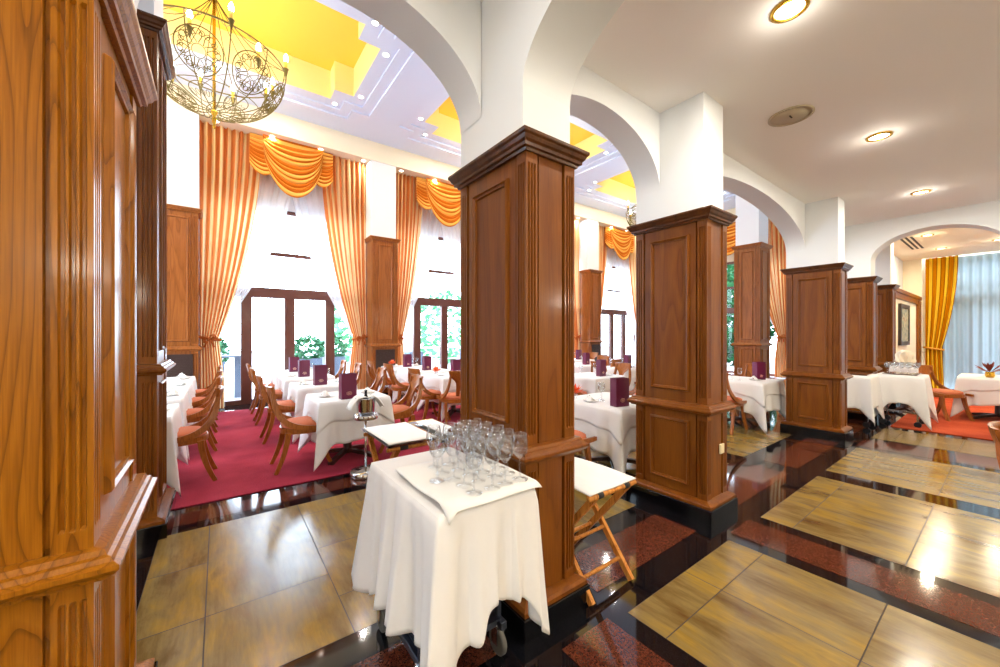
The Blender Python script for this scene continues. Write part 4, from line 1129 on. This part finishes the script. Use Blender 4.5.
o = MB().box(-.22, .22, -.22, .22, 0, .012).build('serving_tray', 'steel', None, (8.55, 1.62, .84)); tag(o, 'flat tray on the left one of the two far trolleys', 'tray')
o = MB().box(-.24, .24, -.2, .2, 0, .012).build('serving_tray', 'steel', None, (9.2, 1.12, .84)); tag(o, 'flat tray under the rows of glasses on the right far trolley', 'tray')
for i in range(3):
    for j in range(5):
        g = wineglass(9.06+.11*i, .95+.083*j, .853, 'wine glass among the rows on the right far trolley', 'wine glasses on the far trolley', .92)
dining(11.0, .16, .5, .43, 'the far right table on orange carpet', seed=80, card=None, glasses=(), plates=((.1, .1),), topper=True)
flowers(10.7, .25, .758, 'dried red flower arrangement on the table at the far right', 'red', 1.6)
chair(10.4, .77, -2.2, 'wooden chair in front of the gold drape at the far right table')
chair(3.97, -.25, -pi/2, 'wooden chair whose backrest cuts into the right edge of the picture')
# napkin fans on the far side table
dining(10.62, 1.25, .22, .17, 'the small side table below the picture', seed=81, card=None, glasses=(), plates=(), topper=False, dz=.14)
for k, (dx, c) in enumerate(((-.12, 'leaf2'), (.12, 'napkin'))):
    b = MB(); b.grid(lambda u, v: ((.02+.17*v)*cos(pi*(.1+.8*u)), .02*sin(u*18), (.02+.28*v)*sin(pi*(.1+.8*u))*1.), 24, 4)
    o = b.build('napkin', c if k else 'linen2', None, (10.62+dx*1.1, 1.2+.1*k, .90), -.6, solid=.003); tag(o, ['ivory fanned napkin below the picture, left one', 'white fanned napkin below the picture, right one'][k], 'napkin')

# ------------------------------------------------------------------ outside
struct(MB().box(-20, 15.4, 9.96, 40, -.12, -.02).build('ground_north', 'extground'))
struct(MB().box(-40, -3.16, -20, 9.9, -.14, -.03).build('ground_west', 'extground'))
struct(MB().box(XE+.4, 40, -20, 40, -.14, -.03).build('ground_east', 'extground'))
def foliage(name, x, y, r, h, label, cat='tree', mat='leaf', n=900, trunk=True, seed=0, zc=None):
    t = thing(name, label, cat, (x, y, -.02)); rnd = random.Random(seed); b = MB(); zc = zc or h-r
    for k in range(n):
        a = rnd.uniform(0, 6.28); e = math.asin(rnd.uniform(-1, 1)); rr = r*rnd.uniform(.55, 1)**.6
        cx_, cy_, cz_ = rr*cos(a)*cos(e), rr*sin(a)*cos(e), zc+rr*sin(e)*(h-zc)/r
        s = rnd.uniform(.11, .22)*(1 if r > .7 else .4); th = rnd.uniform(0, 6.28); ti = rnd.uniform(-1, 1)
        u = (cos(th)*s, sin(th)*s, ti*s*.6); v = (-sin(th)*s*.5, cos(th)*s*.5, s*.6)
        b.add([(cx_-u[0], cy_-u[1], cz_-u[2]), (cx_+v[0], cy_+v[1], cz_+v[2]), (cx_+u[0], cy_+u[1], cz_+u[2]), (cx_-v[0], cy_-v[1], cz_-v[2])], [(0, 1, 2, 3)])
    b.build('foliage', mat, t)
    if trunk: MB().lathe([(.12, 0), (.09, zc*.6), (.05, zc)], n=10).build('trunk', 'bark', t)
    return t
k = 0
for x, y, r, h, lab in ((4.9, 16.5, 1.4, 3.4, 'leafy green tree outside the second tall window, left one'), (9.2, 17.5, 1.7, 3.8, 'leafy green tree outside the second tall window, right one'),
                        (14.5, 19, 1.9, 6, 'leafy green tree outside far beyond the last tall window')):
    foliage('tree', x, y, r, h, lab, seed=k, mat='leaf_pale', n=520, zc=h*.5); k += 1
for x, y, r, h, lab in ((20.5, 8.2, 1.7, 5.4, 'green tree outside the end-wall window, left one'), (20.0, 4.6, 1.7, 5.2, 'green tree outside the end-wall window, right one'),
                        (20.5, 0.6, 1.8, 5., 'green tree outside the sheer curtained window at the far right')):
    foliage('tree', x, y, r, h, lab, seed=k, mat='leaf', n=2600, zc=h*.5); k += 1
for x, y, lab in ((-.2, 12.6, 'small green shrub on the terrace at the left of the leftmost window'), (2.2, 12.8, 'small green shrub on the terrace behind the centre row of tables'), (3.0, 13.3, 'small green shrub on the terrace near the drape between the windows')):
    foliage('shrub', x, y, .45, 1.5, lab, 'shrub', 'leaf', 350, False, seed=k, zc=1.05); k += 1
    t = thing('planter', 'grey planter box under the '+lab.split(' ',1)[1][:60].rsplit(' ',1)[0], 'planter', (x, y, -.02)); MB().rings([[(s*q*.9, r_*q*.9, z) for s, r_ in ((-1, -1), (1, -1), (1, 1), (-1, 1))] for q, z in ((.3, 0), (.36, .8), (.33, .8), (.31, .72))]).build('box', 'extgrey', t)
for i, x in enumerate((5.6, 7.9)):
    t = thing('column', 'white terrace column outside the second tall window, '+('left' if i == 0 else 'right')+' one', 'column', (x, 12.8, -.02))
    MB().lathe([(.17, .9), (.16, 1.0), (.145, 3.9), (.15, 4.0), (.22, 4.05), (.22, 4.15)], n=24).build('shaft', 'extwhite', t)
    MB().box(-.26, .26, -.26, .26, 0, .9).build('pedestal', 'extgrey', t)
# terrace table
t = thing('terrace_table', 'grey high table on the terrace outside the leftmost window', 'table', (.1, 11.2, -.02))
MB().box(-.5, .5, -.35, .35, .98, 1.02).build('tabletop', 'extgrey', t)
for sx in (-1, 1): MB().box(sx*.28-.09, sx*.28+.09, -.1, .1, 0, .98).build('leg', 'extgrey', t)
# railing
t = thing('railing', 'pale terrace railing running outside the tall windows', 'railing', (-3, 14.2, -.02))
q = MB(); q.box(0, 17, -.03, .03, .95, 1.02); q.box(0, 17, -.02, .02, .5, .53); q.build('rail', 'extwhite', t)
for i in range(12): MB().box(i*1.5, i*1.5+.06, -.03, .03, 0, .95).build('post', 'extwhite', t)

# ------------------------------------------------------------------ light
w = bpy.data.worlds.new('world'); SC.world = w; w.use_nodes = True
bg = w.node_tree.nodes['Background']; bg.inputs[0].default_value = (.72, .86, 1, 1); bg.inputs[1].default_value = 10.
def portal(loc, rot, sx, sy):
    l = bpy.data.lights.new('window_portal', 'AREA'); l.shape = 'RECTANGLE'; l.size = sx; l.size_y = sy; l.cycles.is_portal = True
    o = bpy.data.objects.new('window_portal', l); COL.objects.link(o); o.location = loc; o.rotation_euler = rot
for x in (1.23, 5.13, 9.0, 12.9): portal((x, 9.94, 2.15), (-pi/2, 0, 0), 3.3, 4.3)
portal((-3.18, -.75, 1.45), (pi/2, 0, -pi/2), 1.3, 2.3)
portal((-3.18, 6.7, 2.15), (pi/2, 0, -pi/2), 3.8, 4.3)
portal((XE+.42, 6.25, 2.15), (pi/2, 0, pi/2), 3.5, 4.3)
portal((XE+.42, -.25, 1.78), (pi/2, 0, pi/2), 2.9, 3.55)
SC.view_settings.view_transform = 'Standard'; SC.view_settings.look = 'None'; SC.view_settings.exposure = .32; SC.view_settings.gamma = 1
SC.view_settings.use_curve_mapping = False
SC.cycles.max_bounces = 10; SC.cycles.transparent_max_bounces = 160; SC.cycles.diffuse_bounces = 5; SC.cycles.sample_clamp_indirect = 8; SC.cycles.use_denoising = True
SC.cycles.caustics_reflective = False; SC.cycles.caustics_refractive = False
